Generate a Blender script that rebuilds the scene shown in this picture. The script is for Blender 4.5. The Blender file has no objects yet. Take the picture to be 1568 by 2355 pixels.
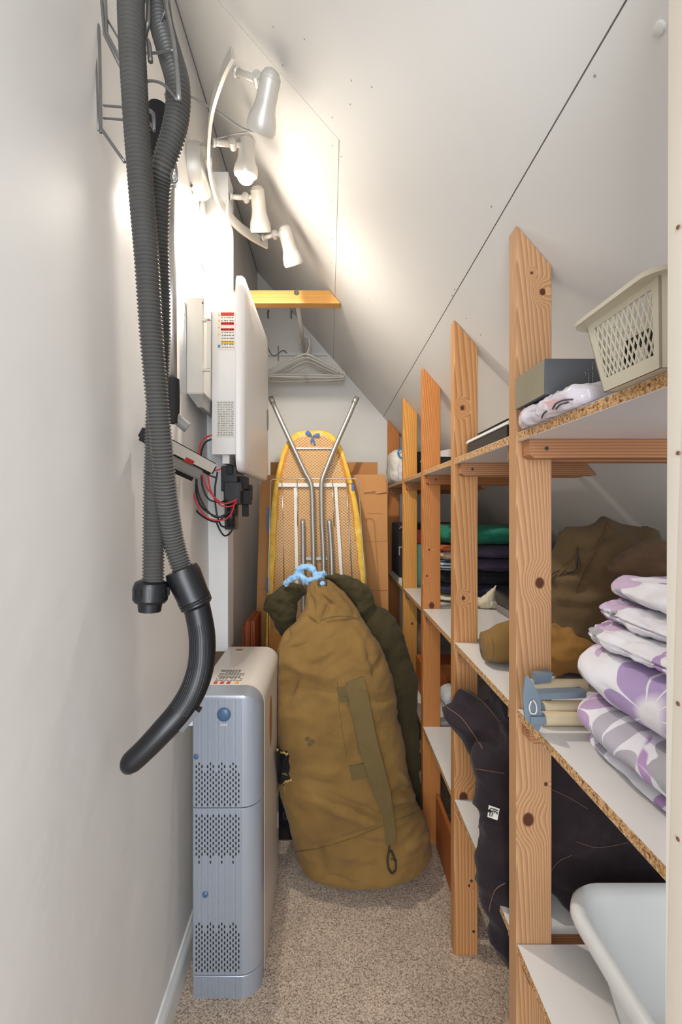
import bpy, bmesh, math, random
from mathutils import Vector, Matrix, noise
from mathutils.bvhtree import BVHTree
random.seed(7)
S = bpy.context.scene
COL = S.collection
PI = math.pi

# ------------------------------------------------------------------ camera, world, lights, exposure
H = 1.41; F = 1045.0; VX, VY = 757.0, 1172.0          # eye height, focal length in px, vanishing point
cam = bpy.data.cameras.new('camera'); camo = bpy.data.objects.new('camera', cam); COL.objects.link(camo)
camo.location = (0, 0, H); camo.rotation_euler = (PI/2, 0, 0)
cam.sensor_fit = 'HORIZONTAL'; cam.sensor_width = 24.0; cam.lens = 24.0*F/1568.0
cam.shift_x = (784.0-VX)/1568.0; cam.shift_y = -(1177.5-VY)/1568.0; cam.clip_start = 0.02
S.camera = camo
S.view_settings.view_transform = 'Standard'; S.view_settings.look = 'None'
S.view_settings.exposure = 0.27; S.view_settings.gamma = 1.0; S.view_settings.use_curve_mapping = False
w = bpy.data.worlds.new('world'); S.world = w; w.use_nodes = True
w.node_tree.nodes['Background'].inputs[0].default_value = (0.88, 0.93, 1.0, 1)
w.node_tree.nodes['Background'].inputs[1].default_value = 0.9

def lamp_area(name, loc, target, sx, sy, power, col):
    l = bpy.data.lights.new(name, 'AREA'); l.shape = 'RECTANGLE'; l.size = sx; l.size_y = sy
    l.energy = power; l.color = col
    o = bpy.data.objects.new(name, l); COL.objects.link(o); o.location = loc
    o.rotation_euler = (Vector(target)-Vector(loc)).to_track_quat('-Z', 'Y').to_euler()
    return o
# daylight of the room outside, coming in through the open doorway behind the camera
lamp_area('daylight_doorway', (-0.05, -1.0, 1.45), (0.02, 1.5, 1.2), 1.0, 1.9, 42.0, (0.90, 0.945, 1.0))
BULB_POWER = 48.0; BULB_CONE = 160.0

# ------------------------------------------------------------------ helpers
def P(px, py, d):
    return Vector(((px-VX)*d/F, d, H+(VY-py)*d/F))
def lin(c):
    if isinstance(c, str):
        c = [int(c[i:i+2], 16)/255 for i in (0, 2, 4)]
    return tuple(x/12.92 if x <= 0.04045 else ((x+0.055)/1.055)**2.4 for x in c)+(1,)

def thing(name, label, cat, loc=(0, 0, 0), group=None):
    o = bpy.data.objects.new(name, None); COL.objects.link(o); o.location = loc
    o.empty_display_size = 0.05
    o['label'] = label; o['category'] = cat
    if group: o['group'] = group
    return o
def tag(o, label, cat, group=None):
    o['label'] = label; o['category'] = cat
    if group: o['group'] = group
    return o
def obj(name, bm, mat, parent=None, smooth=None, label=None, kind=None):
    me = bpy.data.meshes.new(name)
    bmesh.ops.recalc_face_normals(bm, faces=bm.faces)
    bm.to_mesh(me); bm.free()
    mats = mat if isinstance(mat, (list, tuple)) else [mat]
    for m in mats: me.materials.append(m)
    if smooth is not None:
        if smooth is True:
            me.polygons.foreach_set('use_smooth', [True]*len(me.polygons))
        else:
            me.polygons.foreach_set('use_smooth', [True]*len(me.polygons))
            me.set_sharp_from_angle(angle=math.radians(smooth))
    o = bpy.data.objects.new(name, me); COL.objects.link(o)
    # origin at base centre
    xs = [v.co for v in me.vertices]
    lo = Vector((min(v.x for v in xs), min(v.y for v in xs), min(v.z for v in xs)))
    hi = Vector((max(v.x for v in xs), max(v.y for v in xs), max(v.z for v in xs)))
    base = Vector(((lo.x+hi.x)/2, (lo.y+hi.y)/2, lo.z))
    me.transform(Matrix.Translation(-base))
    if parent is not None:
        root = base_world(parent)
        o.parent = parent; o.location = base-root
    else:
        o.location = base
    if label: o['label'] = label
    if kind: o['kind'] = kind
    return o
def base_world(p):
    v = Vector(p.location)
    while p.parent is not None:
        p = p.parent; v = v+Vector(p.location)
    return v
def struct(name, bm, mat, parent=None, smooth=None):
    o = obj(name, bm, mat, parent, smooth)
    o['kind'] = 'structure'
    return o

def bx(bm, x0, x1, y0, y1, z0, z1, mi=0):
    vs = [bm.verts.new(c) for c in ((x0,y0,z0),(x1,y0,z0),(x1,y1,z0),(x0,y1,z0),(x0,y0,z1),(x1,y0,z1),(x1,y1,z1),(x0,y1,z1))]
    fs = []
    for idx in ((0,3,2,1),(4,5,6,7),(0,1,5,4),(1,2,6,5),(2,3,7,6),(3,0,4,7)):
        f = bm.faces.new([vs[i] for i in idx]); f.material_index = mi; fs.append(f)
    return vs, fs
def B(): return bmesh.new()
def box(x0, x1, y0, y1, z0, z1, bev=0.0, seg=2):
    bm = B(); bx(bm, x0, x1, y0, y1, z0, z1)
    if bev > 0:
        bmesh.ops.bevel(bm, geom=bm.edges[:], offset=bev, segments=seg, profile=0.5, affect='EDGES')
    return bm
def prism(bm, pts, vec, mi=0):
    """closed prism: polygon pts (3D) swept by vec"""
    a = [bm.verts.new(p) for p in pts]; b = [bm.verts.new(Vector(p)+Vector(vec)) for p in pts]
    n = len(pts)
    fs = [bm.faces.new(a), bm.faces.new(b[::-1])]
    for i in range(n):
        fs.append(bm.faces.new((a[i], a[(i+1) % n], b[(i+1) % n], b[i])))
    for f in fs: f.material_index = mi
    return fs
def rotbox(bm, c, ux, uy, uz, mi=0):
    """box from centre and three half-vectors"""
    c, ux, uy, uz = Vector(c), Vector(ux), Vector(uy), Vector(uz)
    prism(bm, [c-ux-uy-uz, c+ux-uy-uz, c+ux+uy-uz, c-ux+uy-uz], uz*2, mi)
def catmull(pts, n):
    """resample by Catmull-Rom; pts are tuples/Vectors of any length; n samples per span"""
    pts = [tuple(p) for p in pts]; out = []
    m = len(pts)
    for i in range(m-1):
        p0 = pts[max(i-1, 0)]; p1 = pts[i]; p2 = pts[i+1]; p3 = pts[min(i+2, m-1)]
        for k in range(n):
            t = k/n
            out.append(tuple(0.5*((2*b)+(-a+c)*t+(2*a-5*b+4*c-d)*t*t+(-a+3*b-3*c+d)*t**3) for a, b, c, d in zip(p0, p1, p2, p3)))
    out.append(pts[-1])
    return out
def even(pts, step):
    """evenly spaced samples on a polyline (first 3 comps position, the others interpolated)"""
    out = [pts[0]]; acc = 0.0
    for a, b in zip(pts[:-1], pts[1:]):
        L = (Vector(b[:3])-Vector(a[:3])).length
        if L < 1e-9: continue
        t = step-acc
        while t <= L:
            f = t/L; out.append(tuple(x+(y-x)*f for x, y in zip(a, b))); t += step
        acc = (acc+L) % step if step > 0 else 0
        acc = L-(t-step)
    return out
def frames(path):
    T = []
    n = len(path)
    for i in range(n):
        a = path[max(i-1, 0)]; b = path[min(i+1, n-1)]
        T.append((b-a).normalized())
    up = Vector((0, 0, 1)) if abs(T[0].z) < 0.9 else Vector((0, 1, 0))
    N = [(up-T[0]*up.dot(T[0])).normalized()]
    for i in range(1, n):
        v = N[-1]-T[i]*N[-1].dot(T[i])
        N.append(v.normalized() if v.length > 1e-6 else N[-1])
    return T, N
def tube(bm, path, r, segs=10, caps=True, sq=None, mi=0):
    """r: float or list; sq=(a,b) half sizes: flat bar section; path Vectors"""
    path = [Vector(p[:3]) for p in path]
    T, N = frames(path); rings = []
    for i, p in enumerate(path):
        rr = r[i] if isinstance(r, (list, tuple)) else r
        Bn = T[i].cross(N[i])
        ring = []
        for k in range(segs):
            a = 2*PI*k/segs
            ring.append(bm.verts.new(p+N[i]*math.cos(a)*rr+Bn*math.sin(a)*rr))
        rings.append(ring)
    for a, b in zip(rings[:-1], rings[1:]):
        for k in range(segs):
            f = bm.faces.new((a[k], a[(k+1) % segs], b[(k+1) % segs], b[k])); f.material_index = mi
    if caps:
        for rg in (rings[0], rings[-1]):
            f = bm.faces.new(rg); f.material_index = mi
    return rings
def lathe(bm, c, axis, prof, segs=24, caps=True, mi=0):
    """prof: list of (t along axis, radius)"""
    c = Vector(c); ax = Vector(axis).normalized()
    u = ax.orthogonal().normalized(); v = ax.cross(u); rings = []
    for t, r in prof:
        rings.append([bm.verts.new(c+ax*t+(u*math.cos(2*PI*k/segs)+v*math.sin(2*PI*k/segs))*max(r, 1e-5)) for k in range(segs)])
    for a, b in zip(rings[:-1], rings[1:]):
        for k in range(segs):
            f = bm.faces.new((a[k], a[(k+1) % segs], b[(k+1) % segs], b[k])); f.material_index = mi
    if caps:
        for rg in (rings[0], rings[-1]):
            f = bm.faces.new(rg); f.material_index = mi
def ribbon(bm, pts, widths, wdir, thick, mi=0):
    """flat strap: centre pts, half widths, width direction vectors, thickness along the normal"""
    n = len(pts); rows = []
    for i in range(n):
        p = Vector(pts[i]); a = Vector(pts[max(i-1, 0)]); b = Vector(pts[min(i+1, n-1)])
        t = (b-a).normalized(); wd = Vector(wdir[i] if isinstance(wdir, list) else wdir)
        wd = (wd-t*wd.dot(t)).normalized(); nn = t.cross(wd).normalized()
        h = widths[i] if isinstance(widths, list) else widths
        rows.append([bm.verts.new(p+wd*h+nn*thick/2), bm.verts.new(p-wd*h+nn*thick/2), bm.verts.new(p-wd*h-nn*thick/2), bm.verts.new(p+wd*h-nn*thick/2)])
    for a, b in zip(rows[:-1], rows[1:]):
        for k in range(4):
            bm.faces.new((a[k], a[(k+1) % 4], b[(k+1) % 4], b[k])).material_index = mi
    bm.faces.new(rows[0]); bm.faces.new(rows[-1])
def fbm(p, o=4):
    return noise.fractal(Vector(p), 1.0, 2.0, o, noise_basis='PERLIN_ORIGINAL')
def ridge(p):
    return 1-abs(noise.noise(Vector(p)))*2
def pillow(bm, x0, x1, y0, y1, z0, z1, e=5.0, amp=0.004, sc=14.0, seed=0, cuts=28, ez=None, flatbot=False):
    b2 = B(); bmesh.ops.create_cube(b2, size=2.0)
    bmesh.ops.subdivide_edges(b2, edges=b2.edges[:], cuts=cuts, use_grid_fill=True)
    c = Vector(((x0+x1)/2, (y0+y1)/2, (z0+z1)/2)); h = Vector(((x1-x0)/2, (y1-y0)/2, (z1-z0)/2))
    so = Vector((seed*3.1, seed*1.7, seed*5.3))
    mp = {}
    for v in b2.verts:
        p = v.co.copy(); m = max(abs(p.x), abs(p.y), abs(p.z))
        nn = (abs(p.x)**e+abs(p.y)**e+abs(p.z)**(ez or e))**(1/e)
        # rounded in profile, fuller where thin
        q = p*(m/nn) if nn > 0 else p
        w_ = Vector((c.x+q.x*h.x, c.y+q.y*h.y, c.z+q.z*h.z))
        nrm = Vector((q.x/h.x, q.y/h.y, q.z/h.z)).normalized()
        dsp = amp*(fbm(w_*sc+so, 3)+0.35*fbm(w_*sc*2.7+so, 2))
        w_ = w_+nrm*dsp
        if flatbot: w_.z = max(w_.z, z0)
        mp[v] = bm.verts.new(w_)
    for f in b2.faces: bm.faces.new([mp[v] for v in f.verts])
    b2.free()
def loftrings(bm, rings, capa=True, capb=True, closed=True):
    n = len(rings[0]); R = [[bm.verts.new(p) for p in rg] for rg in rings]
    for a, b in zip(R[:-1], R[1:]):
        for k in range(n if closed else n-1):
            bm.faces.new((a[k], a[(k+1) % n], b[(k+1) % n], b[k]))
    if capa: bm.faces.new(R[0])
    if capb: bm.faces.new(R[-1])
def evald(bm, mods):
    """apply modifiers [(type, {props})] to a bmesh, return a new bmesh"""
    me = bpy.data.meshes.new('tmp'); bmesh.ops.recalc_face_normals(bm, faces=bm.faces); bm.to_mesh(me); bm.free()
    o = bpy.data.objects.new('tmp', me); COL.objects.link(o)
    for t, pr in mods:
        m = o.modifiers.new(t, t)
        for k, v in pr.items(): setattr(m, k, v)
    dg = bpy.context.evaluated_depsgraph_get(); ev = o.evaluated_get(dg)
    m2 = bpy.data.meshes.new_from_object(ev, depsgraph=dg)
    out = B(); out.from_mesh(m2)
    bpy.data.objects.remove(o); bpy.data.meshes.remove(me); bpy.data.meshes.remove(m2)
    return out
def remesh(bm, voxel, smooth=4):
    return evald(bm, [('REMESH', dict(mode='VOXEL', voxel_size=voxel)), ('SMOOTH', dict(iterations=smooth, factor=0.6))])
def displace(bm, fn):
    bm.normal_update()
    ds = [(v, v.normal.copy()*fn(v.co)) for v in bm.verts]
    for v, d in ds: v.co += d
def text_bm(s, size, extrude=0.0005, M=Matrix()):
    cu = bpy.data.curves.new('t', 'FONT'); cu.body = s; cu.size = size; cu.extrude = extrude
    o = bpy.data.objects.new('t', cu); COL.objects.link(o)
    dg = bpy.context.evaluated_depsgraph_get()
    m2 = bpy.data.meshes.new_from_object(o.evaluated_get(dg), depsgraph=dg)
    m2.transform(M); out = B(); out.from_mesh(m2)
    bpy.data.objects.remove(o); bpy.data.curves.remove(cu); bpy.data.meshes.remove(m2)
    return out
def screwhead(bm, c, ax, r=0.004):
    lathe(bm, c, ax, [(0, r), (0.0012, r*0.9), (0.0012, r*0.5), (0.0004, r*0.35)], 12)
def merge(bm, other):
    me = bpy.data.meshes.new('m'); other.to_mesh(me); other.free(); bm.from_mesh(me); bpy.data.meshes.remove(me)

# ------------------------------------------------------------------ materials
def nt(name):
    m = bpy.data.materials.new(name); m.use_nodes = True
    t = m.node_tree; b = t.nodes['Principled BSDF']
    return m, t, b
def N(t, typ, **kw):
    n = t.nodes.new(typ)
    for k, v in kw.items(): setattr(n, k, v)
    return n
def plain(name, col, rough=0.5, metal=0.0, var=0.06, vs=20.0, bump=0.0, bs=200.0, spec=0.5, emit=None, alpha=None, sub=0.0):
    m, t, b = nt(name); c = lin(col)
    b.inputs['Roughness'].default_value = rough; b.inputs['Metallic'].default_value = metal
    b.inputs['Specular IOR Level'].default_value = spec
    tc = N(t, 'ShaderNodeTexCoord')
    n1 = N(t, 'ShaderNodeTexNoise'); n1.inputs['Scale'].default_value = vs; n1.inputs['Detail'].default_value = 4
    t.links.new(tc.outputs['Object'], n1.inputs['Vector'])
    mx = N(t, 'ShaderNodeMix', data_type='RGBA')
    mx.inputs[6].default_value = tuple(x*(1-var*1.6) for x in c[:3])+(1,)
    mx.inputs[7].default_value = tuple(min(1, x*(1+var)) for x in c[:3])+(1,)
    t.links.new(n1.outputs['Fac'], mx.inputs[0]); t.links.new(mx.outputs[2], b.inputs['Base Color'])
    if bump > 0:
        n2 = N(t, 'ShaderNodeTexNoise'); n2.inputs['Scale'].default_value = bs; n2.inputs['Detail'].default_value = 3
        t.links.new(tc.outputs['Object'], n2.inputs['Vector'])
        bp = N(t, 'ShaderNodeBump'); bp.inputs['Strength'].default_value = bump; bp.inputs['Distance'].default_value = 0.002
        t.links.new(n2.outputs['Fac'], bp.inputs['Height']); t.links.new(bp.outputs['Normal'], b.inputs['Normal'])
    if emit:
        b.inputs['Emission Color'].default_value = lin(emit[0]); b.inputs['Emission Strength'].default_value = emit[1]
    if alpha is not None:
        b.inputs['Alpha'].default_value = alpha
    return m
def wood(name, col, dark, axis='Z', knots=(), ringscale=95.0, rough=0.55, off=(0.03, 0.02)):
    """plain-sawn softwood: growth rings about a far-off pith, grain along axis, knots [(x,y,z,r)] in object space"""
    m, t, b = nt(name); L = t.links
    b.inputs['Roughness'].default_value = rough; b.inputs['Specular IOR Level'].default_value = 0.3
    tc = N(t, 'ShaderNodeTexCoord'); src = tc.outputs['Object']
    mp = N(t, 'ShaderNodeMapping')
    sc = {'Z': (1, 1, 0.045), 'X': (0.045, 1, 1), 'Y': (1, 0.045, 1)}[axis]
    mp.inputs['Scale'].default_value = sc
    mp.inputs['Location'].default_value = {'Z': (off[0], off[1], 0), 'X': (0, off[0], off[1]), 'Y': (off[0], 0, off[1])}[axis]
    L.new(src, mp.inputs['Vector'])
    nz = N(t, 'ShaderNodeTexNoise'); nz.inputs['Scale'].default_value = 9; nz.inputs['Detail'].default_value = 2
    L.new(mp.outputs[0], nz.inputs['Vector'])
    ln = N(t, 'ShaderNodeVectorMath', operation='LENGTH'); L.new(mp.outputs[0], ln.inputs[0])
    add = N(t, 'ShaderNodeMath', operation='MULTIPLY_ADD'); add.inputs[1].default_value = 0.03
    L.new(nz.outputs['Fac'], add.inputs[0]); L.new(ln.outputs['Value'], add.inputs[2])
    ringc = add.outputs[0]; kmask = None
    for (kx, ky, kz, kr) in knots:
        sb = N(t, 'ShaderNodeVectorMath', operation='SUBTRACT'); sb.inputs[1].default_value = (kx, ky, kz); L.new(src, sb.inputs[0])
        ms = N(t, 'ShaderNodeVectorMath', operation='MULTIPLY'); ms.inputs[1].default_value = {'Z': (1, 0.5, 0.8), 'X': (0.8, 1, 1), 'Y': (1, .8, 1)}[axis]
        L.new(sb.outputs[0], ms.inputs[0])
        l2 = N(t, 'ShaderNodeVectorMath', operation='LENGTH'); L.new(ms.outputs[0], l2.inputs[0])
        mr = N(t, 'ShaderNodeMapRange', interpolation_type='SMOOTHERSTEP'); mr.inputs[1].default_value = kr*5; mr.inputs[2].default_value = kr*0.5
        mr.inputs[3].default_value = 0; mr.inputs[4].default_value = min(0.03, 3.0/(ringscale*2))
        L.new(l2.outputs['Value'], mr.inputs[0])
        ad = N(t, 'ShaderNodeMath', operation='ADD'); L.new(ringc, ad.inputs[0]); L.new(mr.outputs[0], ad.inputs[1]); ringc = ad.outputs[0]
        mk = N(t, 'ShaderNodeMapRange', interpolation_type='SMOOTHSTEP'); mk.inputs[1].default_value = kr*1.15; mk.inputs[2].default_value = kr*0.75
        L.new(l2.outputs['Value'], mk.inputs[0])
        if kmask is None: kmask = mk.outputs[0]
        else:
            mm = N(t, 'ShaderNodeMath', operation='MAXIMUM'); L.new(kmask, mm.inputs[0]); L.new(mk.outputs[0], mm.inputs[1]); kmask = mm.outputs[0]
    mul = N(t, 'ShaderNodeMath', operation='MULTIPLY'); mul.inputs[1].default_value = ringscale*2; L.new(ringc, mul.inputs[0])
    fr = N(t, 'ShaderNodeMath', operation='FRACT'); L.new(mul.outputs[0], fr.inputs[0])
    cr = N(t, 'ShaderNodeValToRGB'); e = cr.color_ramp.elements
    e[0].position = 0; e[0].color = (0, 0, 0, 1); e[1].position = 0.75; e[1].color = (0.85, 0.85, 0.85, 1)
    x = cr.color_ramp.elements.new(0.94); x.color = (1, 1, 1, 1); x2 = cr.color_ramp.elements.new(1.0); x2.color = (0, 0, 0, 1)
    L.new(fr.outputs[0], cr.inputs[0])
    fine = N(t, 'ShaderNodeTexNoise'); fine.inputs['Scale'].default_value = 420; fine.inputs['Detail'].default_value = 3
    L.new(mp.outputs[0], fine.inputs['Vector'])
    mf = N(t, 'ShaderNodeMath', operation='MULTIPLY_ADD'); mf.inputs[1].default_value = 0.35
    cs = N(t, 'ShaderNodeMath', operation='MULTIPLY'); cs.inputs[1].default_value = 0.9
    L.new(cr.outputs[0], cs.inputs[0]); L.new(fine.outputs['Fac'], mf.inputs[0]); L.new(cs.outputs[0], mf.inputs[2])
    mx = N(t, 'ShaderNodeMix', data_type='RGBA'); mx.inputs[6].default_value = lin(col); mx.inputs[7].default_value = lin(dark)
    L.new(mf.outputs[0], mx.inputs[0]); out = mx.outputs[2]
    if kmask is not None:
        mk2 = N(t, 'ShaderNodeMix', data_type='RGBA'); mk2.inputs[7].default_value = lin((0.33, 0.18, 0.11))
        L.new(kmask, mk2.inputs[0]); L.new(out, mk2.inputs[6]); out = mk2.outputs[2]
    L.new(out, b.inputs['Base Color'])
    bp = N(t, 'ShaderNodeBump'); bp.inputs['Strength'].default_value = 0.15; bp.inputs['Distance'].default_value = 0.001
    L.new(mf.outputs[0], bp.inputs['Height']); L.new(bp.outputs['Normal'], b.inputs['Normal'])
    return m
def wallmat(name, col, rough, marks=0.5, bump=0.15):
    m, t, b = nt(name); L = t.links; c = lin(col)
    b.inputs['Roughness'].default_value = rough; b.inputs['Specular IOR Level'].default_value = 0.3
    tc = N(t, 'ShaderNodeTexCoord'); src = tc.outputs['Object']
    n1 = N(t, 'ShaderNodeTexNoise'); n1.inputs['Scale'].default_value = 2.2; n1.inputs['Detail'].default_value = 5; L.new(src, n1.inputs['Vector'])
    mx = N(t, 'ShaderNodeMix', data_type='RGBA'); mx.inputs[6].default_value = tuple(v*0.93 for v in c[:3])+(1,); mx.inputs[7].default_value = tuple(min(1, v*1.04) for v in c[:3])+(1,)
    L.new(n1.outputs['Fac'], mx.inputs[0])
    # scuffs: thin warped streaks that appear in patches
    mpg = N(t, 'ShaderNodeMapping'); mpg.inputs['Scale'].default_value = (6, 6, 3); mpg.inputs['Rotation'].default_value = (0.4, 0.7, 0.3); L.new(src, mpg.inputs['Vector'])
    n2 = N(t, 'ShaderNodeTexNoise'); n2.inputs['Scale'].default_value = 2.0; n2.inputs['Detail'].default_value = 6; n2.inputs['Roughness'].default_value = 0.7; n2.inputs['Distortion'].default_value = 1.5; L.new(mpg.outputs[0], n2.inputs['Vector'])
    r2 = N(t, 'ShaderNodeMapRange'); r2.inputs[1].default_value = 0.70; r2.inputs[2].default_value = 0.76; L.new(n2.outputs['Fac'], r2.inputs[0])
    ml = N(t, 'ShaderNodeMath', operation='MULTIPLY'); ml.inputs[1].default_value = marks; L.new(r2.outputs[0], ml.inputs[0])
    mx2 = N(t, 'ShaderNodeMix', data_type='RGBA'); mx2.inputs[7].default_value = tuple(v*0.72 for v in c[:3])+(1,)
    L.new(ml.outputs[0], mx2.inputs[0]); L.new(mx.outputs[2], mx2.inputs[6]); L.new(mx2.outputs[2], b.inputs['Base Color'])
    n3 = N(t, 'ShaderNodeTexNoise'); n3.inputs['Scale'].default_value = 7; n3.inputs['Detail'].default_value = 6; L.new(src, n3.inputs['Vector'])
    bp = N(t, 'ShaderNodeBump'); bp.inputs['Strength'].default_value = bump; bp.inputs['Distance'].default_value = 0.012
    L.new(n3.outputs['Fac'], bp.inputs['Height']); L.new(bp.outputs['Normal'], b.inputs['Normal'])
    return m
def carpetmat():
    m, t, b = nt('carpet'); L = t.links; b.inputs['Roughness'].default_value = 1.0; b.inputs['Specular IOR Level'].default_value = 0.1
    tc = N(t, 'ShaderNodeTexCoord'); src = tc.outputs['Object']
    n1 = N(t, 'ShaderNodeTexNoise'); n1.inputs['Scale'].default_value = 210; n1.inputs['Detail'].default_value = 3; n1.inputs['Roughness'].default_value = 0.7; L.new(src, n1.inputs['Vector'])
    n2 = N(t, 'ShaderNodeTexNoise'); n2.inputs['Scale'].default_value = 9; n2.inputs['Detail'].default_value = 4; L.new(src, n2.inputs['Vector'])
    cr = N(t, 'ShaderNodeValToRGB'); e = cr.color_ramp.elements
    e[0].position = 0.3; e[0].color = lin('6a5648'); e[1].position = 0.62; e[1].color = lin('dccbb8')
    x = cr.color_ramp.elements.new(0.46); x.color = lin('b7a28f')
    L.new(n1.outputs['Fac'], cr.inputs[0])
    mx = N(t, 'ShaderNodeMix', data_type='RGBA', blend_type='MULTIPLY'); mx.inputs[0].default_value = 0.5
    L.new(cr.outputs[0], mx.inputs[6])
    r2 = N(t, 'ShaderNodeMapRange'); r2.inputs[1].default_value = 0.3; r2.inputs[2].default_value = 0.7; r2.inputs[3].default_value = 0.75; r2.inputs[4].default_value = 1.1; L.new(n2.outputs['Fac'], r2.inputs[0])
    cb = N(t, 'ShaderNodeCombineColor')
    for i in range(3): L.new(r2.outputs[0], cb.inputs[i])
    L.new(cb.outputs[0], mx.inputs[7]); L.new(mx.outputs[2], b.inputs['Base Color'])
    bp = N(t, 'ShaderNodeBump'); bp.inputs['Strength'].default_value = 0.9; bp.inputs['Distance'].default_value = 0.006
    L.new(n1.outputs['Fac'], bp.inputs['Height']); L.new(bp.outputs['Normal'], b.inputs['Normal'])
    return m
def chipmat():
    m, t, b = nt('chipboard'); L = t.links; b.inputs['Roughness'].default_value = 0.8
    tc = N(t, 'ShaderNodeTexCoord'); src = tc.outputs['Object']
    v = N(t, 'ShaderNodeTexVoronoi'); v.inputs['Scale'].default_value = 420; L.new(src, v.inputs['Vector'])
    n = N(t, 'ShaderNodeTexNoise'); n.inputs['Scale'].default_value = 130; n.inputs['Detail'].default_value = 4; L.new(src, n.inputs['Vector'])
    sp = N(t, 'ShaderNodeSeparateColor'); L.new(v.outputs['Color'], sp.inputs[0])
    ad = N(t, 'ShaderNodeMath', operation='MULTIPLY_ADD'); ad.inputs[1].default_value = 0.45; L.new(sp.outputs[0], ad.inputs[0]); L.new(n.outputs['Fac'], ad.inputs[2])
    cr = N(t, 'ShaderNodeValToRGB'); e = cr.color_ramp.elements
    e[0].position = 0.42; e[0].color = lin('4c2c17'); e[1].position = 0.9; e[1].color = lin('d6ae7c')
    x = e.new(0.60); x.color = lin('a5774a')
    L.new(ad.outputs[0], cr.inputs[0]); L.new(cr.outputs[0], b.inputs['Base Color'])
    bp = N(t, 'ShaderNodeBump'); bp.inputs['Strength'].default_value = 0.6; bp.inputs['Distance'].default_value = 0.002
    L.new(ad.outputs[0], bp.inputs['Height']); L.new(bp.outputs['Normal'], b.inputs['Normal'])
    return m
def clothmat(name, col, col2=None, rough=0.9, vs=6.0, weave=900.0, bump=0.4, fold=0.0, fs=18.0):
    m, t, b = nt(name); L = t.links; b.inputs['Roughness'].default_value = rough; b.inputs['Specular IOR Level'].default_value = 0.2
    b.inputs['Sheen Weight'].default_value = 0.08
    tc = N(t, 'ShaderNodeTexCoord'); src = tc.outputs['Object']
    n = N(t, 'ShaderNodeTexNoise'); n.inputs['Scale'].default_value = vs; n.inputs['Detail'].default_value = 6; n.inputs['Roughness'].default_value = 0.6; L.new(src, n.inputs['Vector'])
    r = N(t, 'ShaderNodeMapRange'); r.inputs[1].default_value = 0.3; r.inputs[2].default_value = 0.7; L.new(n.outputs['Fac'], r.inputs[0])
    mx = N(t, 'ShaderNodeMix', data_type='RGBA'); mx.inputs[6].default_value = lin(col); mx.inputs[7].default_value = lin(col2 or col)
    L.new(r.outputs[0], mx.inputs[0]); L.new(mx.outputs[2], b.inputs['Base Color'])
    n2 = N(t, 'ShaderNodeTexNoise'); n2.inputs['Scale'].default_value = weave; n2.inputs['Detail'].default_value = 1; L.new(src, n2.inputs['Vector'])
    bp = N(t, 'ShaderNodeBump'); bp.inputs['Strength'].default_value = bump; bp.inputs['Distance'].default_value = 0.001
    L.new(n2.outputs['Fac'], bp.inputs['Height'])
    last = bp
    if fold > 0:
        n3 = N(t, 'ShaderNodeTexNoise'); n3.inputs['Scale'].default_value = fs; n3.inputs['Detail'].default_value = 4; n3.inputs['Distortion'].default_value = 1.2; L.new(src, n3.inputs['Vector'])
        b3 = N(t, 'ShaderNodeBump'); b3.inputs['Strength'].default_value = fold; b3.inputs['Distance'].default_value = 0.012
        L.new(n3.outputs['Fac'], b3.inputs['Height']); L.new(b3.outputs['Normal'], bp.inputs['Normal'])
    L.new(bp.outputs['Normal'], b.inputs['Normal'])
    return m
def stripes(name, a, c, axis=2, freq=60.0, thr=0.5, rough=0.9, world=False):
    m, t, b = nt(name); L = t.links; b.inputs['Roughness'].default_value = rough
    tc = N(t, 'ShaderNodeTexCoord'); sp = N(t, 'ShaderNodeSeparateXYZ'); L.new(tc.outputs['Object'], sp.inputs[0])
    mu = N(t, 'ShaderNodeMath', operation='MULTIPLY'); mu.inputs[1].default_value = freq; L.new(sp.outputs[axis], mu.inputs[0])
    fr = N(t, 'ShaderNodeMath', operation='FRACT'); L.new(mu.outputs[0], fr.inputs[0])
    gt = N(t, 'ShaderNodeMath', operation='GREATER_THAN'); gt.inputs[1].default_value = thr; L.new(fr.outputs[0], gt.inputs[0])
    mx = N(t, 'ShaderNodeMix', data_type='RGBA'); mx.inputs[6].default_value = lin(a); mx.inputs[7].default_value = lin(c)
    L.new(gt.outputs[0], mx.inputs[0]); L.new(mx.outputs[2], b.inputs['Base Color'])
    return m
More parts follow.
